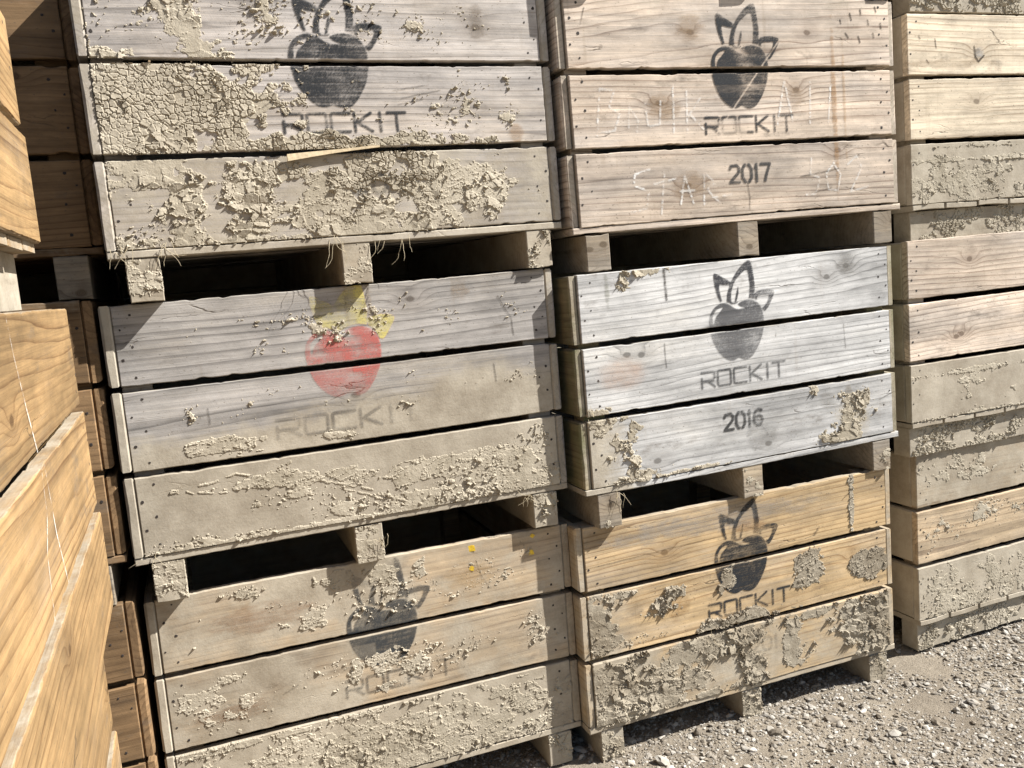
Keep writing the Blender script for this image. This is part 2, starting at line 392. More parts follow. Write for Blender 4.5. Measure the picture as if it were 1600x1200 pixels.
# mud: regions are (u, z, ru, rz, amount, kind); kinds: c cracked crust, f flakes, k crumbs, s smear
def idv_f(wx, wz, seed): return voro(wx / 0.014, wz / 0.012, seed + 70)[4]
def mud_mesh(name, L, H, regs, u0, z0, seed, mat, step=0.0022, flat=-0.0004, over=0.006, ridges=(), amp=1.0):
    if not regs: return None
    xs = np.arange(-0.002, L + 0.002, step); zs = np.arange(-over * 0.6, H + over * 0.5, step)
    X, Z = np.meshgrid(xs, zs); U = X + u0; V = Z + z0
    F = {}
    for (u, z, ru, rz, am, kd) in regs:
        d = 1 - np.sqrt(((U - u) / ru) ** 2 + ((V - z) / rz) ** 2)
        F[kd] = np.maximum(F.get(kd, -9.0), np.minimum(d * 1.6, 1.0) * 0.5 + am - 0.5)
    h = np.zeros_like(X)
    wx = U + 0.02 * (fbm(U * 18, V * 18, seed, 3) - 0.5); wz = V + 0.02 * (fbm(U * 18 + 50, V * 18, seed + 1, 3) - 0.5)
    big = fbm(U * 16, V * 22, seed + 3, 5); mid = fbm(U * 60, V * 75, seed + 5, 4); fin = fbm(U * 220, V * 240, seed + 7, 3)
    warp = 0.012 * (fin - 0.5)
    thick = 0.30 + 1.15 * sst(0.36, 0.64, fbm(U * 6.5, V * 8, seed + 61, 3))
    if 's' in F:                                   # thin film left by a scrape, slightly ridged along the scrape
        c = F['s'] + (big - 0.5) * 1.3 + (mid - 0.5) * 0.5
        rid = 1 - np.abs(2 * fbm((U + V) * 16 + 2 * mid, (V - 0.4 * U) * 85, seed + 8, 3) - 1)
        hs = sst(0.62, 0.68, c) * (0.0006 + 0.0022 * np.clip(rid - 0.80, 0, 1) * 5 * (mid > 0.5) + 0.0006 * fin)
        h = np.maximum(h, hs)
    if 'c' in F:                                   # drying crust split into plates
        c = F['c'] + (big - 0.5) * 2.0 + (mid - 0.5) * 0.8
        cs = 0.0165
        f1, f2, dx, dz, idv = voro(wx / cs, wz / (cs * 0.85), seed)
        f1b, f2b, _, _, idb = voro(wx / 0.035 + 9, wz / 0.03, seed + 2)
        gapw = sst(0.03, 0.15, f2 - f1) * sst(0.01, 0.05, f2b - f1b)
        tx = h2(np.round(idv * 311), idv * 0, 4) - 0.5; tz = h2(np.round(idv * 733), idv * 0, 4) - 0.5
        hc = (0.0020 + 0.0008 * idv + 0.0022 * f1 ** 2 + 0.0022 * tx * dx + 0.0022 * tz * dz + 0.0009 * idb + 0.0035 * (idb > 0.86) * (0.5 + dz)) * gapw + 0.0005
        lost = (idv < 0.04) | (idb < 0.06)
        hc = np.where(lost, 0.0005, hc * (0.45 + 0.6 * thick)) + 0.0001 * fin
        h = np.maximum(h, hc * sst(0.60, 0.64, c))
    if 'f' in F:                                   # loose scales with raised broken rims
        c = F['f'] + (big - 0.5) * 1.9 + (mid - 0.5) * 0.8 + (idv_f(wx, wz, seed) - 0.5) * 0.22
        f1, f2, dx, dz, idv = voro(wx / 0.030, wz / 0.024, seed + 20)
        g2 = sst(0.015, 0.06, f2 - f1)
        t = c - 0.64
        inn = sst(0.0, 0.02, t)
        film = sst(-0.14, -0.10, t) * 0.0005
        rim = np.exp(-(np.clip(t, 0, 1) / 0.04) ** 2) * (0.0008 + 0.0065 * idv ** 1.5) * thick
        tx = h2(np.round(idv * 311), idv * 0, 4) - 0.5; tz = h2(np.round(idv * 733), idv * 0, 4) - 0.5
        body = (0.0007 + 0.0024 * idv + 0.0085 * (tx * dx + tz * dz) + 0.0018 * np.clip(mid - 0.5, 0, 1) * 2) * thick
        hf = inn * np.clip(rim + body * (0.35 + 0.65 * g2), 0.0006, 0.02)
        h = np.maximum(h, np.maximum(hf, film))
    if 'k' in F:                                   # crumbs and torn lumps
        for q_, (cs, hh, wgt) in enumerate(((0.011, 0.0050, 1.0), (0.0065, 0.0034, 1.3), (0.022, 0.0090, 0.5))):
            f1, f2, dx, dz, idv = voro(wx / cs + warp / cs, wz / (cs * 0.8), seed + 40 + q_ * 7, 1.0)
            dens = np.clip(F['k'] - 0.32 + (big - 0.5) * 1.2, 0, 1) * wgt
            on = (idv < dens)
            r0 = 0.25 + 0.30 * h2(np.round(idv * 997), idv * 0, 5)
            ang = 6.28 * h2(np.round(idv * 733), idv * 0, 8)
            e1 = dx * np.cos(ang) + dz * np.sin(ang); e2 = -dx * np.sin(ang) + dz * np.cos(ang)
            dd = np.sqrt(e1 ** 2 + (e2 * (1.3 + 1.8 * h2(np.round(idv * 173), idv * 0, 3))) ** 2) + 0.45 * (fin - 0.5)
            hk = hh * (0.35 + 0.6 * thick) * np.clip(1 - dd / r0, 0, 1) ** 0.6 * (0.35 + 0.9 * h2(np.round(idv * 311), idv * 0, 1))
            h = np.maximum(h, np.where(on, hk * (0.7 + 0.7 * fin), 0))
        c = F['k'] + (big - 0.5) * 1.4
        h = np.maximum(h, sst(0.72, 0.80, c) * (0.0007 + 0.0016 * mid))
    for (pl, wd_, hh_) in ridges:                  # drag marks scraped through the mud
        for a_, b_ in zip(pl[:-1], pl[1:]):
            dx_, dz_ = b_[0] - a_[0], b_[1] - a_[1]
            tt = np.clip(((wx - a_[0]) * dx_ + (wz - a_[1]) * dz_) / (dx_ * dx_ + dz_ * dz_), 0, 1)
            dd = np.hypot(wx - a_[0] - tt * dx_, wz - a_[1] - tt * dz_)
            h = np.maximum(h, hh_ * np.exp(-(dd / wd_) ** 2) * sst(0.40, 0.55, mid) * (0.6 + 1.2 * fin))
    h = np.where(h > 0.0008, 0.0008 + (h - 0.0008) * amp, h)
    keep = h > 0.0004
    Y = np.where(keep, -h, 0.0015)
    jit = step * (0.12 if 'c' in F else 0.36)
    jx = (h2(np.round(X / step), np.round(Z / step), seed + 1) - 0.5) * jit * 2; jz = (h2(np.round(X / step), np.round(Z / step), seed + 2) - 0.5) * jit * 2
    outside = (X < 0) | (X > L) | (Z < 0) | (Z > H)
    Y = np.where(outside & (h < 0.0035), 0.004, Y)
    ny_, nx_ = X.shape
    co = np.stack([X + jx, Y + flat, Z + jz], -1).reshape(-1, 3)
    q = grid_quads(nx_, ny_)
    kq = (keep & ~(outside & (h < 0.0035))).ravel()[q].any(axis=1)
    q = q[kq]
    if len(q) < 4: return None
    used = np.unique(q); rm = np.full(len(co), -1); rm[used] = np.arange(len(used))
    return mesh_np(name, co[used], rm[q], [mat], None, False)

# ------------------------------------------------------------------ stencils, rasterised in bin coordinates (u, z) and laid on the boards as paint film
def catmull(pts, n=8):
    p = np.array(pts, float); N = len(p); out = []
    for i in range(N):
        a, b, c, d = p[i - 1], p[i], p[(i + 1) % N], p[(i + 2) % N]
        for t in np.arange(n) / n:
            out.append(0.5 * ((2 * b) + (-a + c) * t + (2 * a - 5 * b + 4 * c - d) * t * t + (-a + 3 * b - 3 * c + d) * t ** 3))
    return np.array(out)
def inside(U, V, poly):
    r = np.zeros(U.shape, bool); n = len(poly)
    for i in range(n):
        x1, y1 = poly[i]; x2, y2 = poly[(i + 1) % n]
        c = ((y1 > V) != (y2 > V))
        if y1 == y2: continue
        r ^= c & (U < (x2 - x1) * (V - y1) / (y2 - y1) + x1)
    return r
def seg_mask(U, V, segs, w):
    m = np.zeros(U.shape)
    for (x1, y1, x2, y2) in segs:
        dx, dy = x2 - x1, y2 - y1; L2 = dx * dx + dy * dy + 1e-12
        t = np.clip(((U - x1) * dx + (V - y1) * dy) / L2, 0, 1)
        d = np.hypot(U - x1 - t * dx, V - y1 - t * dy)
        m = np.maximum(m, 1 - sst(w * 0.5 - 0.0009, w * 0.5 + 0.0011, d))
    return m
cv = lambda L: [((x - 855) / 1203.0, (470 - y) / 1452.0) for x, y in L]
APPLE = [cv([(850, 461), (826, 470), (800, 462), (770, 432), (745, 382), (733, 325), (731, 280), (740, 245), (762, 218), (792, 206), (820, 214), (842, 232), (862, 241), (893, 241), (872, 230), (862, 217), (878, 208), (908, 204), (940, 213), (963, 240), (974, 283), (972, 332), (960, 382), (940, 424), (915, 460), (888, 473), (866, 468)])]
SHINE = cv([(792, 226), (765, 234), (748, 262), (750, 300), (760, 268), (778, 246)])
LEAF = {'out': [cv([(762, 72), (800, 92), (838, 122), (826, 160), (822, 207), (788, 204), (766, 140)]),
                cv([(922, 28), (937, 90), (940, 160), (930, 208), (890, 203), (850, 214), (818, 206), (822, 150), (842, 104), (878, 55)]),
                cv([(940, 176), (985, 165), (1028, 178), (1012, 222), (985, 262), (968, 250), (944, 212)])],
        'in': [cv([(784, 124), (806, 127), (832, 134), (818, 160), (810, 205), (795, 203), (786, 165)]),
               cv([(906, 68), (917, 110), (917, 160), (908, 200), (880, 198), (858, 208), (834, 205), (836, 160), (858, 108)]),
               cv([(950, 196), (985, 190), (1003, 193), (994, 222), (972, 246), (955, 226)])],
        'slot': cv([(866, 138), (856, 170), (848, 207), (856, 205), (866, 172)])}
def emblem(U, V, u0, z0, s=1.0):
    x = (U - u0) / s; y = (V - z0) / s
    ap = inside(x, y, catmull(APPLE[0], 5)) & ~inside(x, y, catmull(SHINE, 5))
    lf = np.zeros(U.shape, bool)
    for o, i in zip(LEAF['out'], LEAF['in']):
        lf |= inside(x, y, catmull(o, 4)) & ~inside(x, y, catmull(i, 4))
    lf &= ~inside(x, y, catmull(SHINE, 4))
    lf |= inside(x, y, LEAF['slot'])
    near = inside(x, y, catmull([(a, b + 0.006) for a, b in APPLE[0]], 5))
    full = np.zeros(U.shape, bool)
    for o in LEAF['out']: full |= inside(x, y, catmull(o, 4))
    return ap, lf & ~near, full & ~near
GL = {  # strokes on a unit cell, x 0..1, y 0..1
    'R': [(0.02, 0, 0.02, 0.62), (0.02, 1, 0.9, 1), (1, 0.92, 1, 0.60), (0.02, 0.42, 0.9, 0.42), (0.52, 0.38, 1.0, 0)],
    'O': [(0.08, 1, 0.92, 1), (0, 0.92, 0, 0.08), (0.08, 0, 0.92, 0), (1, 0.08, 1, 0.92), (0, 0.92, 0.08, 1), (1, 0.92, 0.92, 1), (0, 0.08, 0.08, 0), (1, 0.08, 0.92, 0)],
    'C': [(0.08, 1, 1, 1), (0, 0.92, 0, 0.08), (0.08, 0, 1, 0), (0, 0.92, 0.08, 1), (0, 0.08, 0.08, 0)],
    'K': [(0.02, 0, 0.02, 1), (0.14, 0.5, 0.92, 1), (0.14, 0.5, 0.95, 0)],
    'I': [(0.5, 0, 0.5, 1)],
    'T': [(0, 1, 1, 1), (0.5, 0, 0.5, 0.9)],
    '2': [(0.0, 0.80, 0.12, 0.97), (0.12, 0.97, 0.75, 1), (0.75, 1, 1, 0.82), (1, 0.82, 0.95, 0.58), (0.95, 0.58, 0.05, 0.06), (0.0, 0.0, 1, 0.0)],
    '0': [(0.25, 1, 0.75, 1), (0.75, 1, 1, 0.75), (1, 0.75, 1, 0.25), (1, 0.25, 0.75, 0), (0.75, 0, 0.25, 0), (0.25, 0, 0, 0.25), (0, 0.25, 0, 0.75), (0, 0.75, 0.25, 1)],
    '1': [(0.55, 0, 0.55, 1), (0.55, 1, 0.2, 0.78)],
    '7': [(0, 1, 1, 1), (1, 1, 0.55, 0.3), (0.55, 0.3, 0.42, 0)],
    '6': [(0.9, 0.92, 0.6, 1), (0.6, 1, 0.2, 0.9), (0.2, 0.9, 0, 0.55), (0, 0.55, 0, 0.2), (0, 0.2, 0.3, 0), (0.3, 0, 0.75, 0), (0.75, 0, 1, 0.25), (1, 0.25, 0.9, 0.5), (0.9, 0.5, 0.6, 0.6), (0.6, 0.6, 0.05, 0.5)]}
def text_mask(U, V, word, u0, z0, w, h, gap, sw, cutz=None):
    m = np.zeros(U.shape); x = u0
    for ch in word:
        cw = w * (0.35 if ch in 'I1' else 1.0)
        segs = [(x + a * cw, z0 + b * h, x + c * cw, z0 + d * h) for a, b, c, d in GL[ch]]
        m = np.maximum(m, seg_mask(U, V, segs, sw))
        if sw > 0.009 and ch in '0':   # stencil bridges
            m = m * np.where(np.abs(U - (x + cw * 0.5)) < 0.0022, 0.15, 1)
        x += cw + gap
    return m
def blur(a, n=1):
    for _ in range(n):
        b = a.copy(); b[1:] += a[:-1]; b[:-1] += a[1:]; b[:, 1:] += a[:, :-1]; b[:, :-1] += a[:, 1:]; a = b / 5
    return a
def decal(name, parent, zlo, zhi, box, fn, u_off, step=0.0014, y=-0.0011):
    """fn(U, V) -> alpha, rgb ; clipped to the board (zlo..zhi in bin coordinates)"""
    ua, ub, za, zb = box; za = max(za, zlo + 0.001); zb = min(zb, zhi - 0.001)
    if zb - za < 0.004: return None
    xs = np.arange(ua, ub, step); zs = np.linspace(za, zb, max(3, int((zb - za) / step)))
    U, V = np.meshgrid(xs, zs)
    a, rgb = fn(U, V)
    a = blur(a.astype(float), 1)
    if a.max() < 0.03: return None
    q = grid_quads(U.shape[1], U.shape[0]); kq = (a.ravel() > 0.01)[q].any(axis=1); q = q[kq]
    co = np.stack([U - u_off, np.full_like(U, y), V - zlo], -1).reshape(-1, 3)
    used = np.unique(q); rm = np.full(len(co), -1); rm[used] = np.arange(len(used))
    al = a.ravel()[used]; c = np.concatenate([rgb.reshape(-1, 3)[used], np.ones((len(used), 1))], 1)
    me = mesh_np(name, co[used], rm[q], [PAINT], None, False, {'alpha': al, 'pcol': c})
    return link(name, me, parent)
def rgbf(U, c): return np.broadcast_to(np.array(c, float), U.shape + (3,)).copy()
INK = (0.022, 0.024, 0.027)

# ------------------------------------------------------------------ one fruit bin
W, D_, HB, G = 1.203, 1.20, 0.657, 0.106
LEV = [(0.4567, 0.657), (0.2405, 0.4407), (0.0205, 0.2245)]
def nail_rows(L, H, seed):
    out = []
    for side in (0, 1):
        for i in range(5):
            z = H * (0.12 + 0.19 * i) + (h2(i, side, seed) - 0.5) * 0.012
            x = (0.014 if i % 2 else 0.040) + (h2(i + 9, side, seed) - 0.5) * 0.008
            if h2(i, side + 4, seed) < 0.12: continue
            out.append((x if side == 0 else L - x, z, 0.0022 + 0.0016 * h2(i, side + 7, seed)))
    return out

def make_bin(label, loc, yaw, roll, wood, dh=0.0, dust=None, mud=None, lines_up=True, stencils=(), mudmat=None,
             recess=0.004, dustf=None, endwood=None, rawdust=0.3, rotated=False, hero=True, side_detail=False, bearer_mud=0.0, plank_dust=0.6, sidewood=None, knots=None, ridges=(), mud_amp=1.0):
    """dust(U,V) coat per front; mud: list of regions; rotated: bearers run across the front"""
    EDGE[0] = 0.12 if wood is W_BROWN else (0.3 if rotated else 0.55)
    s = 1 + dh; root = bpy.data.objects.new('fruit_bin', None); COL.objects.link(root)
    root.location = loc; root.rotation_euler = (0, -roll, yaw); root.empty_display_size = 0.2
    tag(root, label, 'wooden crate', 'wooden fruit bins stacked in the yard')
    T = 0.026; sd0 = nseed(); mudmat = mudmat or MUD; endwood = endwood or wood; sidewood = sidewood or endwood
    dust = dust or (lambda U, V: np.zeros_like(U))
    zero = (lambda c: (lambda U, V: np.full_like(U, c)))
    def place(name, L, H, Tk, x, y, z, rz, mat, step=0.05, dst=None, nails=(), u0=0.0, z0=0.0, bv=0.0022, proud=0.0009):
        sd = nseed()
        me = board_mesh(name, L, H, Tk, mat, dst, u0, z0, step, nails, sd, bv, proud)
        o = link(name, me, root, (x, y, z), rz); o['seed'] = sd
        kk = [(h2(sd * 3, i, 1) * L * 2.2, H * (0.1 + 0.8 * h2(sd * 5, i, 2))) for i in (1, 2)] if H > 0.1 else [(-9, 0), (-9, 0)]
        if name == 'front_board' and knots is not None:
            hit = [(a - u0, b - z0) for a, b in knots if z0 - 0.01 < b < z0 + H + 0.01][:2]; kk = hit + [(-9.0, 0.0)] * (2 - len(hit))
        o['k1x'], o['k1z'] = map(float, kk[0]); o['k2x'], o['k2z'] = map(float, kk[1])
        return o
    fulls = rotated
    for i, (za, zb) in enumerate(LEV):
        za = G + za * s; zb = G + zb * s; H = zb - za; zl = za - G; zh = zb - G
        jy = (h2(i, 3, sd0) - 0.5) * 0.003; jr = (h2(i, 5, sd0) - 0.5) * 0.004
        fx0, fL = (0.0, W) if fulls else (T + 0.001, W - 2 * T - 0.002)
        nl = nail_rows(fL, H, sd0 + i) if hero else ()
        b = place('front_board', fL, H, T, fx0, jy, za, jr, wood, 0.010 if hero else 0.08, dust, nl, fx0, zl)
        if mud and hero:
            rg = [r for r in mud if zl - 0.014 < r[1] < zh + 0.014 or (r[3] >= 0.2 and r[1] + r[3] > zl and r[1] - r[3] < zh)]
            mm = mud_mesh('mud_crust', fL, H, rg, fx0, zl, sd0 * 3.7 + i * 5.1, mudmat, ridges=[r for r in ridges if zl < r[0][0][1] < zh], amp=mud_amp)
            if mm: link('mud_crust', mm, b)
        for (nm, box, fn) in stencils:
            decal(nm, b, zl, zh, box, fn, fx0)
        # side boards, end grain showing at the front
        sL = D_ if not fulls else D_ - 2 * T - 0.002; sy = 0.0 if not fulls else T + 0.001
        rc = 0 if fulls else recess
        for side in (0, 1):
            dj = (h2(i, side, sd0 + 1) - 0.5) * 0.005
            if side == 0:
                o = place('side_board', sL - rc, H - 0.001, T, 0.0, sy + sL, za + 0.0005 + dj * 0.4, -math.pi / 2, sidewood, 0.03 if side_detail else 0.06, dust if not side_detail else zero(0.0), (), bv=0.005)
            else:
                nl2 = nail_rows(sL, H, sd0 + i + 3) if side_detail else ()
                o = place('side_board', sL - rc, H - 0.001, T, W + (0.005 * i if side_detail else 0), sy + rc, za + 0.0005 + dj * 0.4, math.pi / 2, sidewood, 0.012 if side_detail else 0.06, zero(0.05), nl2, bv=0.005 if not side_detail else 0.003, proud=0.0002)
        place('back_board', fL, H, T, fx0 + fL, D_, za, math.pi, wood, 0.1)
    # corner posts
    for cx in (T + 0.001, W - T - 0.071):
        for cy in (T + 0.002, D_ - T - 0.072):
            place('corner_post', 0.07, HB * s - 0.03, 0.07, cx, cy, G + 0.0205, 0, endwood, 0.2)
    # floor deck
    n = 8; wd = D_ / n
    for i in range(n):
        if not rotated:
            place('deck_board', W - 0.003, 0.0185, wd - 0.008, 0.0015, 0.001 + i * wd, G, 0, wood, 0.012 if i == 0 and hero else 0.1, (lambda U, V: np.clip(dust(U, V * 0 + 0.01) + 0.15, 0, 1)) if i == 0 else None)
        else:
            place('deck_board', wd - 0.008, 0.0185, D_ - 0.004, 0.004 + i * wd, 0.001, G, 0, wood, 0.012 if hero else 0.1, (lambda U, V: np.clip(dust(U, V * 0 + 0.01) + 0.15, 0, 1)))
    # bearers
    if not rotated:
        for i, bx in enumerate((0.040, 0.558, 1.088)):
            b = place('bearer', 0.076, G - 0.0015, D_ - 0.006, bx, 0.003, 0.0, 0, W_RAW, 0.012, zero(rawdust))
            if bearer_mud > 0:
                mm = mud_mesh('mud_crust', 0.076, G - 0.0015, [(0.038, 0.05, 0.2, 0.2, bearer_mud, 'f'), (0.038, 0.05, 0.2, 0.2, bearer_mud * 0.8, 'k')], 0, 0, sd0 + i * 3, mudmat, over=0.0)
                if mm: link('mud_crust', mm, b)
    else:
        for i, by in enumerate((0.022, 0.56, 1.10)):
            b = place('bearer', W - 0.02, G - 0.0015, 0.076, 0.01, by, 0.0, 0, W_RAW, 0.02, zero(plank_dust))
            if i == 0 and hero:
                mm = mud_mesh('mud_crust', W - 0.02, G - 0.0015, [(0.25, 0.05, 0.5, 0.2, 0.62, 'c')], 0, 0, sd0, mudmat, over=0.0)
                if mm: link('mud_crust', mm, b)
    return root

def stencil_set(u0, z0, apple=0.9, leaf=0.9, txt=0.9, acol=INK, lcol=INK, tu=None, tz=None, tw=0.325, th=0.047, solid_leaf=False, fadez=None, wear=None, sw=0.0075):
    out = []
    def f_app(U, V):
        ap, lf, full = emblem(U, V, u0, z0)
        if solid_leaf: lf = full
        a = np.where(ap, apple, 0) + np.where(lf & ~ap, leaf, 0)
        if fadez: a = a * fadez(U, V)
        if wear: a = a * wear(U, V)
        c = rgbf(U, acol); c[(lf & ~ap)] = lcol
        return a, c
    out.append(('apple_emblem', (u0 - 0.11, u0 + 0.15, z0 - 0.01, z0 + 0.32), f_app))
    tu = tu if tu is not None else u0 - 0.135; tz = tz if tz is not None else z0 - 0.072
    g = 0.012; w = (tw - 5 * g) / 5.35
    def f_txt(U, V):
        a = text_mask(U, V, 'ROCKIT', tu, tz, w, th, g, sw) * txt
        if fadez: a = a * fadez(U, V)
        if wear: a = a * wear(U, V)
        return a, rgbf(U, INK)
    out.append(('stencil_lettering', (tu - 0.01, tu + tw + 0.02, tz - 0.01, tz + th + 0.01), f_txt))
    return out
def year(word, u, z, w=0.034, h=0.046, al=0.85, gap=0.012, sw=0.0095):
    def f(U, V): return text_mask(U, V, word, u, z, w, h, gap, sw) * al, rgbf(U, (0.04, 0.04, 0.04))
    return [('stencil_year', (u - 0.01, u + 0.2, z - 0.01, z + h + 0.01), f)]
def chalk(polys, al=0.5, w=0.0035):
    segs = []
    for p in polys:
        for a, b in zip(p[:-1], p[1:]): segs.append((*a, *b))
    s = np.array(segs); box = (s[:, [0, 2]].min() - 0.01, s[:, [0, 2]].max() + 0.01, s[:, [1, 3]].min() - 0.01, s[:, [1, 3]].max() + 0.01)
    def f(U, V): return seg_mask(U, V, segs, w) * al * sst(0.30, 0.62, fbm(U * 60, V * 160, 3, 3)) * (0.3 + 0.9 * vnoise(U * 14, V * 14, 5)), rgbf(U, (0.80, 0.78, 0.74))
    return [('chalk_writing', box, f)]

PI = math.pi
zb0, zb1, zb2, zb3 = 0.0, HB + G, 2 * (HB + G), 3 * (HB + G)
nz = lambda U, V, f, s: fbm(U * f, V * f, s, 4)

# --- column A (behind the camera's left half)
def du_At(U, V): return np.clip(0.16 + 0.36 * (V < 0.235) + 0.35 * sst(0.5, 0.1, U) * ((V < 0.45) & (V > 0.23)), 0, 1)
mud_At = [(0.215, 0.62, 0.05, 0.07, 1.0, 'f'), (0.245, 0.55, 0.04, 0.05, 1.0, 'f'), (0.27, 0.48, 0.05, 0.05, 1.0, 'f'), (0.06, 0.465, 0.06, 0.02, 0.9, 'f'), (0.33, 0.64, 0.08, 0.03, 0.8, 'f'), (0.5, 0.56, 0.9, 0.10, 0.42, 'k'), (0.02, 0.55, 0.02, 0.2, 0.5, 'k'),
          (0.13, 0.36, 0.24, 0.17, 1.25, 'c'), (0.30, 0.34, 0.14, 0.12, 1.15, 'c'), (0.10, 0.27, 0.22, 0.05, 0.95, 'f'), (0.5, 0.250, 0.42, 0.024, 1.25, 'c'), (0.45, 0.25, 0.45, 0.022, 0.7, 'k'), (0.80, 0.25, 0.3, 0.02, 0.7, 'k'),
          (0.93, 0.36, 0.05, 0.09, 0.62, 'k'), (1.06, 0.33, 0.04, 0.12, 0.62, 'k'), (0.85, 0.33, 0.4, 0.14, 0.42, 'k'), (0.42, 0.35, 0.1, 0.1, 0.45, 'k'),
          (0.10, 0.18, 0.09, 0.05, 1.05, 'f'), (0.20, 0.13, 0.07, 0.06, 0.90, 'f'), (0.20, 0.05, 0.07, 0.05, 0.95, 'f'), (0.34, 0.14, 0.06, 0.05, 1.0, 'f'), (0.32, 0.05, 0.07, 0.04, 0.9, 'f'), (0.42, 0.19, 0.06, 0.03, 1.05, 'c'), (0.54, 0.13, 0.09, 0.08, 1.0, 's'), (0.50, 0.05, 0.09, 0.035, 1.05, 'f'),
          (0.68, 0.18, 0.12, 0.05, 1.2, 'c'), (0.60, 0.20, 0.03, 0.03, 0.9, 'f'), (0.66, 0.06, 0.06, 0.05, 1.0, 'f'), (0.86, 0.12, 0.13, 0.10, 1.0, 's'), (0.83, 0.15, 0.035, 0.07, 1.0, 'f'), (0.79, 0.04, 0.07, 0.035, 1.0, 'f'), (0.99, 0.13, 0.08, 0.10, 1.0, 's'), (1.0, 0.12, 0.035, 0.09, 1.0, 'f'), (0.93, 0.08, 0.03, 0.04, 0.9, 'f'),
          (0.5, 0.025, 0.5, 0.014, 0.85, 'f'), (0.6, 0.12, 0.7, 0.10, 0.60, 'k'), (0.08, 0.03, 0.08, 0.05, 0.95, 'k')]
st_At = stencil_set(0.583, 0.344, 0.93, 0.95, 0.85, tu=0.448, tz=0.283, th=0.046, tw=0.318)
st_At += year('20', 0.615, 0.125, al=0.35)
# --- A middle
def du_Am(U, V): return np.clip(0.12 + 0.75 * sst(0.42, 0.26, V + 0.12 * (nz(U, V, 3, 2) - 0.5) - 0.05 * (U - 0.5)) + 1.0 * sst(0.235, 0.225, V), 0, 1.15)
mud_Am = [(0.17, 0.355, 0.035, 0.04, 0.62, 'k'), (0.25, 0.275, 0.09, 0.025, 1.05, 's'), (0.27, 0.262, 0.08, 0.02, 0.7, 'k'), (0.51, 0.55, 0.04, 0.03, 0.62, 'k'), (0.55, 0.26, 0.07, 0.025, 0.75, 'k'), (0.6, 0.55, 0.9, 0.10, 0.33, 'k'), (0.6, 0.35, 0.9, 0.10, 0.33, 'k'),
          (0.40, 0.16, 0.30, 0.03, 0.85, 's'), (0.85, 0.12, 0.35, 0.06, 0.85, 's'), (0.95, 0.06, 0.22, 0.07, 0.95, 'k'), (1.08, 0.10, 0.12, 0.08, 0.9, 'k'), (0.72, 0.05, 0.20, 0.05, 0.85, 'k'), (0.55, 0.06, 0.12, 0.05, 0.75, 'k'), (0.5, 0.02, 0.55, 0.018, 0.95, 'k'), (0.37, 0.12, 0.14, 0.03, 0.75, 'k'), (1.12, 0.03, 0.09, 0.05, 0.95, 'f'), (0.9, 0.035, 0.12, 0.03, 0.8, 'f'), (0.10, 0.03, 0.1, 0.03, 0.75, 'k')]
fd_Am = lambda U, V: np.clip(-0.35 + 2.1 * nz(U, V, 20, 5), 0.12, 1.05) * np.where(V < 0.45, np.clip(0.35 + 0.75 * sst(0.34, 0.43, V), 0, 1) * np.where((U > 0.60) & (U < 0.70), 1.25, 0.72), 1.0)
st_Am = stencil_set(0.582, 0.362, 0.62, 0.60, 0.0, (0.50, 0.11, 0.09), (0.70, 0.60, 0.17), solid_leaf=True, fadez=fd_Am)[:1]
def _t(U, V):
    return text_mask(U, V, 'ROCKIT', 0.384, 0.274, 0.060, 0.047, 0.014, 0.009) * (0.10 + 0.42 * vnoise(U * 22, V * 22, 8) ** 1.5), rgbf(U, (0.09, 0.08, 0.07))
st_Am += [('stencil_lettering', (0.37, 0.84, 0.26, 0.34), _t)]
# --- A bottom
def du_Ab(U, V): return np.clip(np.where(V > 0.235, 0.40 + 0.9 * (nz(U, V, 5, 4) - 0.45) + 0.18 * sst(0.75, 0.45, U), 0.78), 0, 1)
mud_Ab = [(0.55, 0.62, 0.20, 0.04, 0.74, 's'), (0.70, 0.60, 0.12, 0.06, 0.70, 's'), (0.62, 0.36, 0.09, 0.10, 0.85, 's'), (0.69, 0.34, 0.08, 0.09, 0.75, 'k'), (0.525, 0.35, 0.03, 0.06, 0.85, 's'), (0.25, 0.635, 0.07, 0.02, 0.8, 'k'), (0.40, 0.52, 0.10, 0.05, 0.75, 's'), (0.13, 0.34, 0.13, 0.10, 0.72, 's'), (0.12, 0.30, 0.10, 0.05, 0.55, 'k'), (0.18, 0.40, 0.06, 0.04, 0.6, 'k'),
          (0.6, 0.55, 0.8, 0.10, 0.38, 'k'), (0.6, 0.34, 0.8, 0.10, 0.42, 'k'), (1.07, 0.36, 0.05, 0.07, 0.75, 'k'), (0.66, 0.57, 0.08, 0.03, 0.7, 'k'), (1.05, 0.60, 0.04, 0.05, 0.6, 'k'), (0.76, 0.56, 0.04, 0.05, 0.65, 'k'),
          (0.6, 0.10, 0.7, 0.12, 0.95, 's'), (0.65, 0.10, 0.25, 0.09, 0.85, 'k'), (0.6, 0.03, 0.6, 0.04, 0.95, 'k'), (0.85, 0.12, 0.07, 0.07, 0.85, 'f'), (0.68, 0.09, 0.08, 0.06, 0.9, 'f'), (0.3, 0.215, 0.5, 0.015, 0.9, 'k'), (1.12, 0.08, 0.06, 0.10, 0.75, 'k'), (0.45, 0.08, 0.08, 0.06, 0.85, 'f'), (0.25, 0.12, 0.2, 0.08, 0.62, 'k')]
wr_Ab = lambda U, V: np.where((V > 0.585) & (U < 0.66), 0.25, 1.0) * np.clip(0.45 + 1.1 * nz(U, V, 18, 3), 0, 1) * np.where((U < 0.585) & (V < 0.42) & (V > 0.37), 0.6, 1)
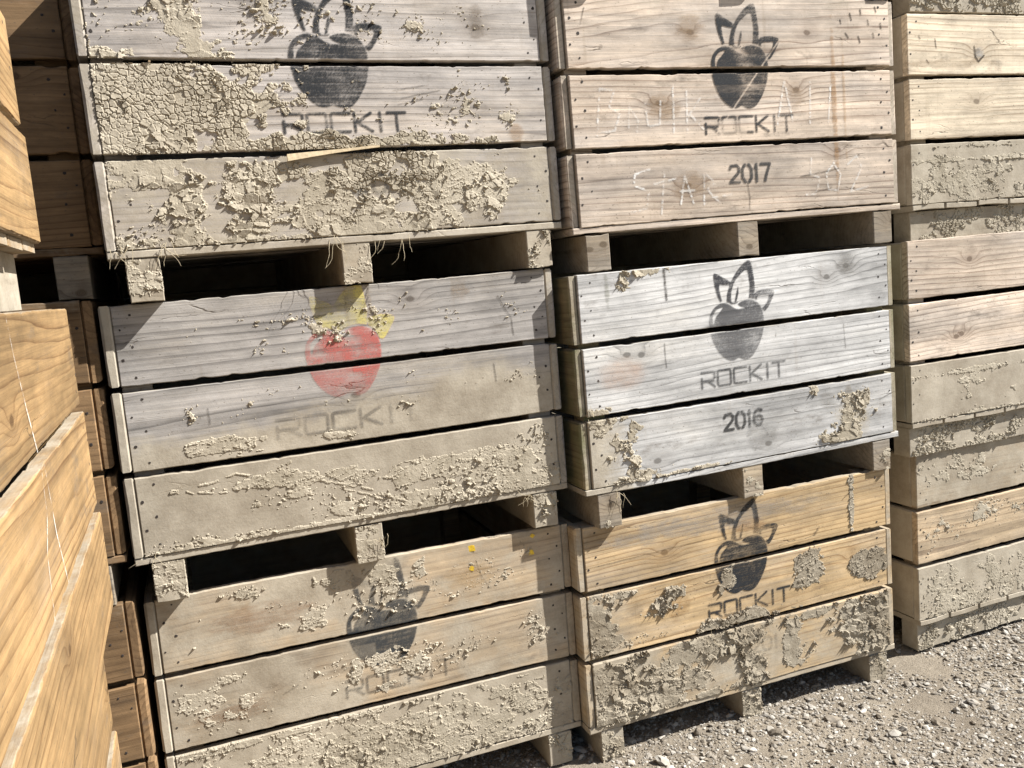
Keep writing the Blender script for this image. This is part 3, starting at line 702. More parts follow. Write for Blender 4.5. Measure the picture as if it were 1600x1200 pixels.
st_Ab = stencil_set(0.612, 0.350, 0.78, 0.75, 0.5, (0.035, 0.04, 0.045), (0.05, 0.05, 0.05), tu=0.490, tz=0.276, tw=0.315, wear=wr_Ab)
# --- B top
def du_Bt(U, V): return np.clip(0.05 + 0.12 * nz(U, V, 4, 3) + 0.2 * sst(0.60, 0.66, V), 0, 1)
wr_Bt = lambda U, V: np.where((V < 0.41) & (V > 0.385), 0.45 + 0.5 * vnoise(U * 70, V * 400, 2), 1.0) * np.where(np.abs((U - 0.585) - (V - 0.36) * 0.9) < 0.0035, 0.1, 1.0) * np.where((V < 0.33) & (U > 0.51) & (U < 0.61) & (V < 0.305), 0.35, 1.0)
st_Bt = stencil_set(0.600, 0.340, 0.95, 0.95, 0.9, tu=0.464, tz=0.268, tw=0.318, wear=wr_Bt) + year('2017', 0.540, 0.120, 0.033, 0.050, 0.85)
hw = lambda P, x, z, s: [[(x + a * s, z + b * s) for a, b in p] for p in P]
st_Bt += chalk(hw([[(0, 0), (.3, 2.0)], [(.3, 2.0), (1, 1.9), (.7, 1.2), (1.2, .9), (.9, .2), (.2, .1)], [(1.6, .3), (1.7, 1.2), (2.1, .6), (2.0, .1)], [(2.5, 1.3), (2.6, .3), (3.2, .4), (3.3, 1.4)], [(3.9, 0), (4.0, 2.1)], [(4.6, 0), (4.7, 1.9)], [(4.7, .7), (5.4, 1.5)], [(4.8, .8), (5.5, .1)],
                   [(9.6, .2), (10.1, 2.2), (10.5, .3)], [(9.8, 1), (10.4, 1)], [(11.6, 2.1), (11.5, .2)], [(12.8, 1.9), (12.6, .2)]], 0.10, 0.275, 0.065), 0.8, 0.0062)
st_Bt += chalk(hw([[(1, 1.9), (.2, 1.7), (.1, 1.2), (.9, .9), (.7, .1), (-.1, 0)], [(1.8, 1.8), (1.5, -.2)], [(1.2, 1.2), (2.4, 1.4)], [(2.6, .2), (2.9, 1.5), (3.3, .2)], [(2.6, .8), (3.4, .8)], [(3.9, .1), (4.0, 1.6), (4.6, 1.1), (4.1, .8), (4.8, .1)], [(4.4, .4), (5.6, .5)],
                   [(10.4, 2.0), (10.3, 1.2), (10.9, 1.0), (10.6, .2), (10, .2)], [(11.4, .4), (11.3, 1.2), (11.8, 1.7), (12.2, 1.1), (12, .3), (11.4, .4)], [(12.7, 1.6), (13.3, 2.0), (13.6, 1.4), (12.8, .2), (14, .4)]], 0.20, 0.055, 0.062), 0.8, 0.0062)
# --- B middle
def du_Bm(U, V): return np.clip(0.03 + 0.6 * sst(0.25, 0.05, U) * sst(0.32, 0.2, V) + 0.45 * sst(0.12, 0.02, np.hypot((U - 1.0) * 0.9, (V - 0.1))) + 0.10 * nz(U, V, 6, 3), 0, 1)
mud_Bm = [(0.05, 0.25, 0.08, 0.02, 0.9, 'k'), (0.05, 0.235, 0.10, 0.03, 0.8, 'f'), (0.12, 0.12, 0.06, 0.14, 0.55, 'f'), (0.17, 0.12, 0.035, 0.16, 0.60, 'f'), (0.16, 0.03, 0.12, 0.03, 0.75, 'f'), (0.08, 0.2, 0.12, 0.05, 0.6, 's'), (0.99, 0.09, 0.08, 0.08, 0.86, 'f'), (0.96, 0.04, 0.09, 0.05, 0.8, 'f'), (0.4, 0.02, 0.25, 0.015, 0.7, 'f'),
          (0.25, 0.645, 0.10, 0.02, 0.7, 'f'), (0.17, 0.62, 0.03, 0.04, 0.5, 'f'), (0.85, 0.20, 0.03, 0.03, 0.6, 'f')]
fd_Bm = lambda U, V: np.clip(0.62 + 0.35 * sst(0.42, 0.62, V), 0, 1)
st_Bm = stencil_set(0.567, 0.343, 0.90, 0.95, 0.95, (0.05, 0.05, 0.055), (0.04, 0.04, 0.045), tu=0.423, tz=0.271, tw=0.315, fadez=fd_Bm, sw=0.0075) + year('2016', 0.498, 0.127, 0.032, 0.050, 0.85)
def _peach(U, V): return 0.55 * sst(1.0, 0.5, np.sqrt(((U - 0.15) / 0.10) ** 2 + ((V - 0.35) / 0.06) ** 2)) * 0.6 * (0.2 + 0.9 * fbm(U * 30, V * 60, 1, 3)), rgbf(U, (0.62, 0.40, 0.28))
st_Bm += [('faded_print', (0.05, 0.26, 0.28, 0.42), _peach)]
# --- B bottom
def du_Bb(U, V): return np.clip(0.06 + 0.12 * nz(U, V, 5, 6) + 0.35 * sst(0.30, 0.1, U) * (V < 0.45) + 0.35 * (V < 0.235), 0, 1)
mud_Bb = [(0.06, 0.33, 0.07, 0.09, 1.0, 'f'), (0.06, 0.28, 0.09, 0.05, 0.7, 'k'), (0.30, 0.36, 0.06, 0.06, 0.85, 'f'), (0.33, 0.39, 0.05, 0.04, 0.85, 's'), (0.17, 0.425, 0.05, 0.012, 0.9, 'f'), (0.2, 0.27, 0.2, 0.03, 0.55, 'k'), (0.53, 0.40, 0.035, 0.045, 1.1, 's'), (0.50, 0.37, 0.02, 0.02, 0.8, 'f'), (0.57, 0.25, 0.16, 0.022, 1.1, 'f'), (0.60, 0.265, 0.10, 0.025, 0.75, 'k'), (0.84, 0.36, 0.06, 0.055, 1.15, 's'), (0.80, 0.325, 0.03, 0.015, 0.9, 'f'), (1.105, 0.335, 0.075, 0.045, 1.2, 's'), (1.10, 0.315, 0.05, 0.02, 0.95, 'f'), (1.03, 0.56, 0.013, 0.09, 1.1, 's'),
          (0.08, 0.10, 0.14, 0.14, 1.0, 'f'), (0.22, 0.10, 0.13, 0.14, 0.95, 'f'), (0.18, 0.08, 0.22, 0.12, 0.85, 'k'), (0.38, 0.18, 0.10, 0.05, 1.1, 'f'), (0.37, 0.10, 0.06, 0.05, 0.85, 'f'), (0.55, 0.18, 0.12, 0.05, 1.15, 'f'), (0.60, 0.12, 0.05, 0.04, 1.0, 'f'), (0.50, 0.20, 0.2, 0.03, 0.85, 'k'), (0.76, 0.13, 0.035, 0.10, 1.15, 'f'), (0.82, 0.09, 0.05, 0.05, 0.65, 'k'), (0.62, 0.04, 0.04, 0.05, 1.0, 'f'), (0.85, 0.21, 0.08, 0.015, 0.9, 'f'), (1.10, 0.14, 0.11, 0.13, 1.15, 'f'), (1.15, 0.06, 0.07, 0.08, 1.0, 'f'), (1.13, 0.10, 0.10, 0.12, 0.75, 'k'), (0.45, 0.03, 0.2, 0.02, 0.75, 'k')]
wr_Bb = lambda U, V: np.where((V > 0.52) & (V < 0.56) & (U > 0.55) & (U < 0.70), 0.35 + 0.5 * vnoise(U * 60, V * 60, 1), 1.0)
st_Bb = stencil_set(0.583, 0.343, 0.96, 0.96, 0.92, tu=0.449, tz=0.277, tw=0.315, wear=wr_Bb) + year('201', 0.60, 0.125, al=0.2)

def dark_lines(polys, w=0.0022, al=0.85, name='wood_split', c=(0.035, 0.026, 0.018)):
    segs = [(*a, *b) for p in polys for a, b in zip(p[:-1], p[1:])]
    q = np.array(segs); box = (q[:, [0, 2]].min() - 0.01, q[:, [0, 2]].max() + 0.01, q[:, [1, 3]].min() - 0.01, q[:, [1, 3]].max() + 0.01)
    def f(U, V):
        jx = 0.004 * (fbm(U * 60, V * 60, 2, 3) - 0.5)
        return seg_mask(U + jx, V + jx, segs, w) * al, rgbf(U, c)
    return [(name, box, f)]
def stain(u, z, ru, rz, c, al):
    def f(U, V):
        d = np.sqrt(((U - u) / ru) ** 2 + ((V - z) / rz) ** 2)
        dn = d + 1.1 * (fbm(U * 34, V * 90, 4, 4) - 0.5)
        return 0.8 * al * sst(1.0, 0.45, dn) * sst(1.0, 0.8, d) * (0.15 + 1.2 * fbm(U * 25, V * 260, 7, 4)), rgbf(U, c)
    return [('water_stain', (u - ru, u + ru, z - rz, z + rz), f)]
st_Bt += stain(0.945, 0.33, 0.012, 0.33, (0.36, 0.20, 0.08), 0.65) + stain(0.985, 0.36, 0.007, 0.22, (0.38, 0.23, 0.10), 0.45) + dark_lines([[(0.602, 0.115), (0.606, 0.07), (0.604, 0.035)], [(0.86, 0.075), (0.92, 0.083)], [(0.80, 0.125), (0.95, 0.142)], [(0.09, 0.625), (0.075, 0.58)]], 0.0024)
st_Bt += dark_lines([[(0.98, 0.60), (0.983, 0.59)], [(1.02, 0.62), (1.025, 0.60)], [(1.06, 0.63), (1.063, 0.615)], [(1.0, 0.56), (1.01, 0.545)], [(1.05, 0.55), (1.055, 0.53)], [(1.09, 0.60), (1.093, 0.585)], [(1.12, 0.64), (1.124, 0.625)], [(1.11, 0.56), (1.113, 0.545)], [(1.14, 0.59), (1.143, 0.575)]], 0.0045)
st_Bt += stain(0.43, 0.57, 0.06, 0.05, (0.30, 0.20, 0.11), 0.5) + stain(0.32, 0.35, 0.07, 0.05, (0.28, 0.18, 0.09), 0.55) + stain(0.80, 0.37, 0.04, 0.05, (0.30, 0.20, 0.11), 0.45) + stain(0.40, 0.12, 0.08, 0.05, (0.30, 0.20, 0.11), 0.45)
st_Am += dark_lines([[(1.03, 0.592), (1.045, 0.56), (1.065, 0.525), (1.068, 0.475)], [(1.0, 0.40), (1.004, 0.35)], [(0.22, 0.375), (0.221, 0.335)], [(0.66, 0.62), (0.63, 0.57)]], 0.0022, 0.75)
st_Am += stain(0.92, 0.62, 0.035, 0.04, (0.30, 0.22, 0.14), 0.5) + stain(0.66, 0.60, 0.010, 0.07, (0.28, 0.21, 0.14), 0.5) + stain(0.60, 0.60, 0.008, 0.07, (0.28, 0.21, 0.14), 0.4)
st_Bm += dark_lines([[(0.316, 0.645), (0.317, 0.60), (0.319, 0.555)]], 0.007, 0.8) + dark_lines([[(0.30, 0.425), (0.302, 0.35)], [(0.98, 0.41), (0.985, 0.33)], [(1.12, 0.14), (1.19, 0.16)], [(0.62, 0.15), (0.66, 0.09)]], 0.0022, 0.8)
st_Bm += stain(1.0, 0.60, 0.05, 0.05, (0.17, 0.16, 0.14), 0.55) + stain(0.99, 0.13, 0.02, 0.11, (0.22, 0.18, 0.12), 0.5) + stain(0.12, 0.60, 0.01, 0.06, (0.2, 0.2, 0.14), 0.5) + stain(0.64, 0.09, 0.07, 0.06, (0.2, 0.19, 0.17), 0.4) + stain(0.9, 0.17, 0.04, 0.03, (0.2, 0.18, 0.15), 0.4)
st_Bb += dark_lines([[(0.02, 0.53), (0.30, 0.54), (0.52, 0.545)], [(0.60, 0.56), (0.66, 0.54)], [(0.99, 0.58), (1.02, 0.60)]], 0.0016, 0.7) + stain(0.62, 0.56, 0.07, 0.03, (0.28, 0.12, 0.04), 0.5) + stain(0.33, 0.35, 0.06, 0.06, (0.22, 0.11, 0.03), 0.5) + stain(0.5, 0.6, 0.5, 0.05, (0.34, 0.33, 0.31), 0.5)
st_Ab += stain(0.30, 0.56, 0.18, 0.05, (0.26, 0.14, 0.07), 0.4) + stain(0.2, 0.31, 0.14, 0.03, (0.22, 0.12, 0.06), 0.45) + stain(0.88, 0.56, 0.10, 0.05, (0.42, 0.27, 0.11), 0.4) + dark_lines([[(0.90, 0.60), (0.915, 0.55), (0.94, 0.51)], [(0.32, 0.33), (0.36, 0.345)]], 0.0020, 0.6)
st_At += stain(0.99, 0.56, 0.03, 0.06, (0.20, 0.16, 0.12), 0.5) + stain(1.08, 0.27, 0.03, 0.03, (0.30, 0.17, 0.07), 0.5) + dark_lines([[(0.74, 0.385), (0.84, 0.40)], [(0.76, 0.365), (0.87, 0.385)], [(0.75, 0.35), (0.82, 0.362)], [(0.40, 0.345), (0.45, 0.375)], [(0.39, 0.36), (0.44, 0.385)]], 0.0016, 0.7)
st_C = dark_lines([[(0.295, 0.545), (0.302, 0.51), (0.315, 0.495), (0.34, 0.515)]], 0.006, 0.85) + stain(0.32, 0.525, 0.03, 0.022, (0.42, 0.40, 0.37), 0.9) + dark_lines([[(0.12, 0.57), (0.125, 0.54)], [(0.05, 0.58), (0.055, 0.57)], [(0.08, 0.50), (0.09, 0.49)]], 0.004, 0.7) + stain(0.2, 0.49, 0.25, 0.02, (0.26, 0.17, 0.09), 0.4)
Bins = {}
def nm(zl): return zl + 0.0
Bins['At'] = make_bin('top left crate with cracked pale mud crust spread left of a black apple emblem', (0.0351, -0.0569, zb2 - 0.0009), 0.0337, 0.0094, W_BEIGE, 0.0158, du_At, mud_At, mud_amp=0.9, stencils=st_At, knots=[(0.99, 0.55), (0.06, 0.19)], recess=-0.001, rawdust=0.55, bearer_mud=0.45)
Bins['Am'] = make_bin('grey crate with a faded red apple and yellow leaves, mud along its base', (0, 0, zb1 + 0.0004), 0.0, 0.0043, W_GREY, -0.0033, du_Am, mud_Am, ridges=[([(0.11, 0.195), (0.16, 0.165), (0.235, 0.150), (0.33, 0.163)], 0.003, 0.0011), ([(0.18, 0.182), (0.27, 0.197), (0.33, 0.172), (0.41, 0.205)], 0.0035, 0.0011), ([(0.39, 0.190), (0.50, 0.135), (0.62, 0.090), (0.72, 0.045)], 0.004, 0.0014), ([(0.40, 0.168), (0.52, 0.112), (0.64, 0.068)], 0.003, 0.0010), ([(0.24, 0.262), (0.29, 0.245), (0.34, 0.247)], 0.0025, 0.0012)], stencils=st_Am, knots=[(0.775, 0.605), (0.60, 0.36)], recess=-0.001, rawdust=0.8, bearer_mud=0.62)
Bins['Ab'] = make_bin('dust coated brown crate on the ground with a half rubbed off dark apple', (0.0028, 0.0446, zb0 - 0.0055), -0.0096, -0.0018, W_TAN, 0.0031, du_Ab, mud_Ab, stencils=st_Ab, knots=[(0.29, 0.36)], recess=-0.001, rawdust=0.7, bearer_mud=0.55)
Bins['Bt'] = make_bin('clean pinkish crate stencilled 2017 with white chalk scrawl across it', (1.2550, -0.046, zb2 - 0.0150), -0.0079, 0.0151, W_PINK, 0.0075, du_Bt, None, stencils=st_Bt, knots=[(0.43, 0.56), (0.85, 0.56), (0.31, 0.36), (0.80, 0.39), (0.39, 0.12), (0.95, 0.20)], recess=0.008, rawdust=0.1)
Bins['Bm'] = make_bin('silver white crate stencilled 2016 with a grey apple emblem', (1.2350, -0.052, zb1 - 0.0178), 0.0059, 0.0119, W_WHITE, -0.0075, du_Bm, mud_Bm, stencils=st_Bm, knots=[(1.0, 0.60), (0.92, 0.57), (0.22, 0.40), (0.17, 0.405), (0.25, 0.07), (0.66, 0.06)], recess=0.006, rawdust=0.25, endwood=W_MOSS, bearer_mud=0.25)
Bins['Bb'] = make_bin('golden crate on the gravel with thick grey mud over its lowest board', (1.2087, -0.016, zb0 - 0.0159), -0.0125, 0.0057, W_GOLD, 0.0039, du_Bb, mud_Bb, mud_amp=1.5, stencils=st_Bb, knots=[(1.03, 0.37), (0.30, 0.53)], mudmat=MUD_D, recess=0.003, rawdust=0.5, bearer_mud=0.7)
# --- column C
def du_C(a): return lambda U, V: np.clip(0.04 + 0.9 * sst(0.238, 0.228, V) + a * (V > 0.45) + 0.1 * nz(U, V, 5, 3), 0, 1)
mud_C = [(0.25, 0.08, 0.35, 0.08, 0.75, 'f'), (0.5, 0.12, 0.9, 0.12, 0.45, 's'), (0.15, 0.10, 0.15, 0.08, 0.75, 'k'), (0.5, 0.06, 0.6, 0.05, 0.55, 'k'), (0.6, 0.165, 0.6, 0.008, 1.0, 'f'), (0.3, 0.21, 0.3, 0.01, 0.7, 'k')]
Bins['Ct'] = make_bin('cream crate at the right edge, topmost of its stack, above a muddy base board', (2.5657, 0.0036, zb2 - 0.0054), -0.0127, 0.0101, W_CREAM, -0.0076, du_C(0.0), mud_C, stencils=st_C, knots=[(0.31, 0.53), (0.30, 0.36)], rotated=True, mudmat=MUD, mud_amp=0.6, sidewood=W_TAN)
mud_Cm = [(0.5, 0.12, 0.9, 0.12, 0.42, 's'), (0.3, 0.18, 0.4, 0.012, 0.85, 'k'), (0.5, 0.02, 0.8, 0.015, 0.8, 'k')]
Bins['Cm'] = make_bin('pink toned crate at the right edge, second from the ground in its stack', (2.5383, -0.0021, zb1 - 0.0012), 0.0025, 0.0066, W_PINK, -0.0005, du_C(0.05), mud_Cm, rotated=True, mudmat=MUD, mud_amp=0.6, sidewood=W_TAN)
mud_Cb = [(0.5, 0.57, 0.9, 0.10, 0.55, 's'), (0.5, 0.10, 0.9, 0.14, 0.62, 's'), (0.2, 0.05, 0.25, 0.05, 0.95, 'k'), (0.6, 0.09, 0.4, 0.035, 0.95, 'k'), (0.3, 0.35, 0.5, 0.10, 0.5, 'k')]
Bins['Cb'] = make_bin('dusty crate at the right edge standing on the gravel', (2.5885, 0.0296, zb0 + 0.0105), 0.012, 0.0047, W_TAN, -0.0217, du_C(0.45), mud_Cb, rotated=True, mudmat=MUD, mud_amp=0.6, plank_dust=0.9, sidewood=W_TAN)
# --- column E, behind the near left stack
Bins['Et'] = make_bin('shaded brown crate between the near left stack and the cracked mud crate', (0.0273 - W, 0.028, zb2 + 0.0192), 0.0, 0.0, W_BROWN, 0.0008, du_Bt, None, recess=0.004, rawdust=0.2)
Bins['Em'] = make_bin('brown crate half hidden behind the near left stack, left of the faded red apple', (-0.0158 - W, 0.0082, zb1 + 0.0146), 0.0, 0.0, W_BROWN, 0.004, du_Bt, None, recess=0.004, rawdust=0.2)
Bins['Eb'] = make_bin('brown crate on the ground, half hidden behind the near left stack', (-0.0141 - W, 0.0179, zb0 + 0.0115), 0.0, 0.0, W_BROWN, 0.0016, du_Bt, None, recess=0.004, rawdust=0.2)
# --- near left stack D, its right side faces the sun
chD = lambda: None
Bins['Dt'] = make_bin('upper orange crate of the near stack at the left edge', (-0.0716 - W, -0.4048 - D_, zb2 + 0.0047), -0.0035, 0, W_ORANGE, 0.0, du_Bt, None, side_detail=True, recess=0.0, rawdust=0.05)
Bins['Dm'] = make_bin('middle orange crate of the near stack with chalk lines down its sunlit side', (-0.0391 - W, -0.3199 - D_, zb1 + 0.0008), -0.0006, 0, W_ORANGE, 0.001, du_Bt, None, side_detail=True, recess=0.0, rawdust=0.05)
Bins['Db'] = make_bin('lowest crate of the near stack at the left edge', (-0.078 - W, -0.19 - D_, zb0), 0.0, 0, W_ORANGE, 0.0, du_Bt, None, side_detail=True, recess=0.0, rawdust=0.2)
# chalk line drawn down the side boards of the middle near crate (u = distance along the board from its near end)
line = [(-1.041, 1.52), (-1.025, 1.469), (-0.99, 1.398), (-0.945, 1.32), (-0.925, 1.2), (-0.90, 1.15), (-0.868, 1.089), (-0.839, 1.005), (-0.82, 0.93)]
line2 = [(-0.975, 1.30), (-0.985, 1.242), (-1.03, 1.199), (-1.05, 1.11)]
sb = [o for o in Bins['Dm'].children if o.name.startswith('side_board') and abs(o.location.x - W) < 0.01]
for o in sb:
    y0 = -0.3199 - D_; zl = o.location.z + zb1; zh = zl + 0.204
    ch = chalk([[(y - y0, z) for y, z in line], [(y - y0, z) for y, z in line2]], 0.8, 0.0045)[0]
    decal('chalk_line', o, zl, zh, ch[1], ch[2], 0.0)

# --- crates above the picture's top edge that shade the ones below
for lab, loc, ya, wd, rot_ in (('crate above the cracked mud crate, over the upper edge of the photo', (0.04, 0.0, zb3 + 0.02), 0.01, W_BEIGE, False),
                               ('crate above the 2017 crate, over the upper edge of the photo', (1.262, -0.075, zb3 + 0.007), 0.004, W_PINK, False),
                               ('crate above the cream crate, only its muddy base board in view', (2.575, -0.004, zb3 + 0.0), 0.0, W_CREAM, True),
                               ('crate above the shaded brown crate, over the upper edge of the photo', (-W + 0.02, 0.03, zb3 + 0.03), 0.0, W_BROWN, False)):
    make_bin(lab, loc, ya, 0.008 if wd is not W_BROWN else 0.0, wd, 0, du_Bt, None, hero=rot_, rotated=rot_, rawdust=0.3)

# --- unseen second row of stacks, added to close the gaps and keep them dark
def copy_bin(src, loc, label):
    r = src.copy(); COL.objects.link(r); r.location = loc; r.rotation_euler = (0, 0, 0); r['label'] = label
    for ch in src.children:
        c = ch.copy(); COL.objects.link(c); c.parent = r
    return r
proto = make_bin('unseen crate added in a second row behind the shaded brown stack', (-W - 0.0, 1.29, 0.02), 0, 0, W_TAN, hero=False, rotated=True)
names = {-1: 'the shaded brown stack', 0: 'the cracked mud crate stack', 1: 'the 2017 crate stack', 2: 'the cream crate stack', 3: 'the stacks past the right edge of the photo'}
for c_ in (-1, 0, 1, 2, 3):
    for l_ in (0, 1, 2, 3):
        if (c_, l_) == (-1, 0): continue
        copy_bin(proto, (c_ * (W + 0.045) + 0.045, 1.29, 0.02 + l_ * (HB + G)), 'crate of the second row hidden behind ' + names[c_])

for l_ in range(4):  # unseen stack, added to stop sky light leaking through the crate seams
    copy_bin(proto, (3.80, 0.01, 0.005 + l_ * (HB + G)), 'unseen crate of the added stack past the right edge of the photo')

# ------------------------------------------------------------------ loose bits on the crates
def tube(pts, r0, r1, n=5):
    pts = np.array(pts, float); k = len(pts); co = []; q = []
    for i, p in enumerate(pts):
        t = pts[min(i + 1, k - 1)] - pts[max(i - 1, 0)]; t /= np.linalg.norm(t) + 1e-9
        a = np.cross(t, [0.3, 0.9, 0.2]); a /= np.linalg.norm(a) + 1e-9; b = np.cross(t, a)
        r = r0 + (r1 - r0) * i / (k - 1)
        for j in range(n):
            an = 2 * PI * j / n; co.append(p + r * (np.cos(an) * a + np.sin(an) * b))
    for i in range(k - 1):
        for j in range(n):
            q.append((i * n + j, i * n + (j + 1) % n, (i + 1) * n + (j + 1) % n, (i + 1) * n + j))
    return np.array(co), np.array(q)
def join(parts):
    co = []; q = []; n = 0
    for c, f in parts: co.append(c); q.append(f + n); n += len(c)
    return np.concatenate(co), np.concatenate(q)
rng = np.random.default_rng(7)
def roots(binroot, spots, name='dry_roots'):
    parts = []
    for (u, z, n, ln, dirn) in spots:
        for _ in range(n):
            p = np.array([u + rng.normal(0, 0.012), -0.004 - rng.random() * 0.004, G + z + rng.normal(0, 0.006)])
            v = np.array([rng.normal(0, 0.35), -0.15 * rng.random(), dirn + rng.normal(0, 0.35)]); v /= np.linalg.norm(v)
            pts = [p.copy()]; L = ln * (0.4 + 0.9 * rng.random())
            for s in range(6):
                v = v + rng.normal(0, 0.28, 3); v[1] *= 0.5; v /= np.linalg.norm(v); p = p + v * L / 6; pts.append(p.copy())
            parts.append(tube(pts, 0.0007, 0.0003, 4))
    co, q = join(parts)
    o = link(name, mesh_np(name, co, q, [STRAW]), binroot); o['kind'] = 'stuff'
roots(Bins['At'], [(0.035, 0.03, 6, 0.05, -0.8), (0.13, 0.03, 6, 0.05, -0.6), (0.55, 0.01, 5, 0.08, -1.6), (0.73, 0.005, 3, 0.06, -1.8), (0.66, 0.0, 3, 0.05, -1.8)])
roots(Bins['Am'], [(0.04, 0.02, 4, 0.03, -0.8), (0.63, -0.04, 5, 0.04, -0.5), (1.07, 0.0, 8, 0.04, -0.7)])
roots(Bins['Bm'], [(0.10, 0.0, 6, 0.05, -0.9), (0.03, 0.23, 3, 0.04, 0.2)])
roots(Bins['Bb'], [(0.45, 0.2, 4, 0.04, 0.3), (1.12, 0.0, 4, 0.04, -0.8)])
# pale splinter lying in the seam of the top left crate
sp = []
xs = np.linspace(0, 1, 9)
prof = [(0.445 + 0.24 * t, -0.013 + 0.004 * math.sin(3 * t), G * 1 + 0.222 + 0.022 * t - 0.006 * (t - .5) ** 2) for t in xs]
co = []; q = []
for i, p in enumerate(prof):
    w_ = 0.0065 * (1 - 0.75 * xs[i]) * (0.8 + 0.4 * rng.random()) + 0.0008; t_ = 0.003
    co += [(p[0], p[1] - t_, p[2] - w_), (p[0], p[1] - t_, p[2] + w_), (p[0], p[1] + t_ * 2, p[2] + w_), (p[0], p[1] + t_ * 2, p[2] - w_)]
for i in range(8):
    for j in range(4): q.append((i * 4 + j, i * 4 + (j + 1) % 4, i * 4 + 4 + (j + 1) % 4, i * 4 + 4 + j))
q += [(3, 2, 1, 0), (32, 33, 34, 35)]
link('splinter', mesh_np('splinter', co, q, [SPLIT]), Bins['At'])
# torn yellow label corners still stapled on the lowest left crate
for (u, z, a, s_) in ((0.891, 0.645, 0.1, 0.010), (0.886, 0.585, -0.3, 0.007), (1.083, 0.648, 0.9, 0.0065), (1.075, 0.598, 0.2, 0.0085)):
    c_, sn = math.cos(a), math.sin(a)
    pts = [(-1, -.8), (1, -1), (.9, .7), (.1, 1.0), (-1, .9)]
    co = [(u + s_ * (c_ * x - sn * y), -0.0022 - 0.0012 * (x + 1), G + z - 0.006 + s_ * (sn * x + c_ * y)) for x, y in pts]
    co2 = [(x, y + 0.0009, z_) for x, y, z_ in co]
    n = 5; co_ = np.array(co + co2); tr = [(0, 1, 2), (0, 2, 3), (0, 3, 4), (5, 7, 6), (5, 8, 7), (5, 9, 8)]
    qd = [(i, i + 5, (i + 1) % 5 + 5, (i + 1) % 5) for i in range(5)]
    link('label_scrap', mesh_np('label_scrap', co_, qd, [YEL], tris=tr), Bins['Ab'])

# ------------------------------------------------------------------ ground
def ground_mat():
    k = NT('dusty_gravel')
    P = k.n('ShaderNodeNewGeometry').outputs['Position']
    n1 = k.noise(P, 3.2, 5, 0.6); n2 = k.noise(P, 60, 5, 0.7); n3 = k.noise(P, 320, 3, 0.7)
    c = k.mix(k.rng(n1, 0.35, 0.65), (0.20, 0.168, 0.128), (0.295, 0.253, 0.195))
    c = k.mix(k.rng(n2, 0.5, 0.75, 0, 0.7), c, (0.13, 0.105, 0.078))
    c = k.mix(k.rng(n3, 0.55, 0.75, 0, 0.7), c, (0.33, 0.30, 0.26))
    k.t.links.new(c, k.b.inputs['Base Color']); k.b.inputs['Roughness'].default_value = 0.95; k.b.inputs['Specular IOR Level'].default_value = 0.15
    h = k.math('ADD', k.math('MULTIPLY', n2, 1.5), n3)
    k.t.links.new(k.bump(h, 0.9, 0.006), k.b.inputs['Normal'])
    return k.m
GM = ground_mat()
def gh(x, y): return -0.006 + 0.022 * (fbm(x * 2.2, y * 2.2, 5, 4) - 0.5) + 0.012 * (fbm(x * 18, y * 18, 6, 4) - 0.5)
xs = np.concatenate([[-300, -60, -15, -5], np.arange(-2.0, 0.6, 0.1), np.arange(0.6, 4.2, 0.012), np.arange(4.3, 7, 0.3), [12, 40, 300]])
ys = np.concatenate([[-300, -60, -15, -5], np.arange(-3, -0.95, 0.1), np.arange(-0.95, 0.5, 0.012), np.arange(0.6, 3, 0.2), [8, 40, 300]])
X, Y = np.meshgrid(xs, ys)
Z = gh(X, Y)
link('ground', mesh_np('ground', np.stack([X, Y, Z], -1).reshape(-1, 3), grid_quads(len(xs), len(ys)), [GM], None, True))
bpy.data.objects['ground']['kind'] = 'structure'
def stone_mat():
    k = NT('river_stone')
    P = k.n('ShaderNodeNewGeometry').outputs['Position']
    rn = k.attr('tone').outputs['Fac']
    cr = k.n('ShaderNodeValToRGB'); k.t.links.new(rn, cr.inputs[0])
    e = cr.color_ramp.elements; e[0].color = (0.15, 0.125, 0.095, 1); e[1].color = (0.50, 0.47, 0.42, 1)
    for p_, c_ in ((0.3, (0.22, 0.195, 0.16, 1)), (0.55, (0.27, 0.25, 0.22, 1)), (0.8, (0.33, 0.31, 0.27, 1))):
        x = e.new(p_); x.color = c_
    n = k.noise(P, 150, 4, 0.6); n1 = k.noise(P, 30, 3)
    c = k.mix(k.rng(n, 0.4, 0.75, 0, 0.45), cr.outputs[0], (0.24, 0.20, 0.15))
    c = k.mix(k.rng(n1, 0.5, 0.7, 0, 0.5), c, (0.20, 0.165, 0.12))
    k.t.links.new(c, k.b.inputs['Base Color']); k.b.inputs['Roughness'].default_value = 0.85; k.b.inputs['Specular IOR Level'].default_value = 0.2
    k.t.links.new(k.bump(n, 0.5, 0.0015), k.b.inputs['Normal'])
    return k.m
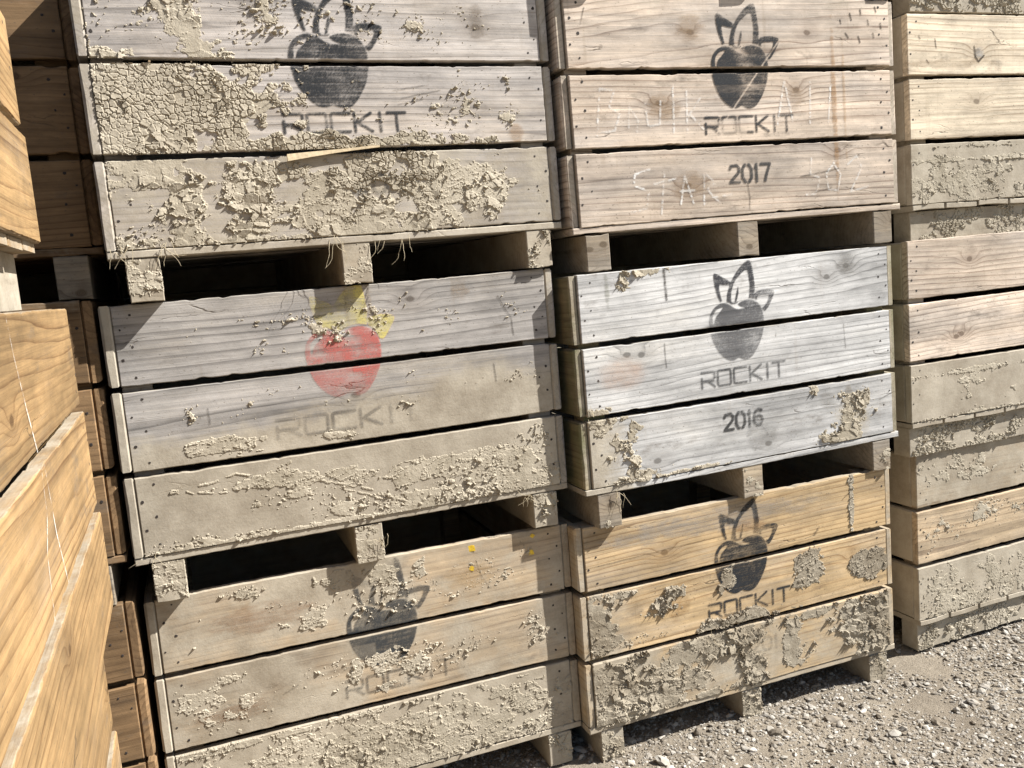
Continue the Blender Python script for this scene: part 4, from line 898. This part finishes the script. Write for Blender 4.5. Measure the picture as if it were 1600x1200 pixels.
# pebbles: icosphere-like base, flattened, angular, each turned its own way
import bmesh
def ico(sub):
    bm = bmesh.new(); bmesh.ops.create_icosphere(bm, subdivisions=sub, radius=1)
    v = np.array([p.co[:] for p in bm.verts]); f = np.array([[p.index for p in q.verts] for q in bm.faces]); bm.free()
    return v, f
V1, F1 = ico(1); V2, F2 = ico(2)
def pebbles(n, xr, yr, smin, smax, pw, V, F, seed):
    r = np.random.default_rng(seed)
    x = r.uniform(*xr, n); y = r.uniform(*yr, n)
    dens = fbm(x * 3.5, y * 3.5, 11, 3) + 0.15 * r.random(n)
    kp = dens > 0.42; x = x[kp]; y = y[kp]; n = len(x)
    s = smin + (smax - smin) * r.random(n) ** pw
    sc = np.stack([s * r.uniform(0.8, 1.4, n), s * r.uniform(0.65, 1.0, n), s * r.uniform(0.35, 0.7, n)], -1)
    lump = 1 + (0.34 if len(V) < 20 else 0.2) * (r.random((n, len(V))) - 0.5) * 2
    vv = V[None] * lump[..., None] * sc[:, None, :]
    a = r.uniform(0, 2 * PI, n); t = r.normal(0, 0.25, n)
    ct, stn = np.cos(t)[:, None], np.sin(t)[:, None]
    X0 = vv[..., 0] * ct - vv[..., 2] * stn; Z0 = vv[..., 0] * stn + vv[..., 2] * ct
    ca, sa = np.cos(a)[:, None], np.sin(a)[:, None]
    X1 = X0 * ca - vv[..., 1] * sa; Y1 = X0 * sa + vv[..., 1] * ca
    z = gh(x, y) + sc[:, 2] * r.uniform(0.0, 0.6, n)
    co = np.stack([X1 + x[:, None], Y1 + y[:, None], Z0 + z[:, None]], -1).reshape(-1, 3)
    fi = (F[None] + (np.arange(n) * len(V))[:, None, None]).reshape(-1, 3)
    tone = np.repeat(r.random(n), len(V))
    return co, fi, tone
sets = [pebbles(60000, (0.7, 4.0), (-0.95, 0.35), 0.0015, 0.0060, 2.0, V1, F1, 1), pebbles(7000, (0.7, 4.0), (-0.95, 0.35), 0.005, 0.013, 1.9, V1, F1, 2), pebbles(420, (0.7, 4.0), (-0.95, 0.3), 0.010, 0.022, 2.2, V2, F2, 3)]
co = []; fi = []; tn = []; n = 0
for c, f, t in sets: co.append(c); fi.append(f + n); tn.append(t); n += len(c)
o = link('gravel_stones', mesh_np('gravel_stones', np.concatenate(co), None, [stone_mat()], None, False, {'tone': np.concatenate(tn)}, np.concatenate(fi)))
tag(o, 'loose grey and tan river stones scattered on the dusty ground', 'gravel', kind='stuff')
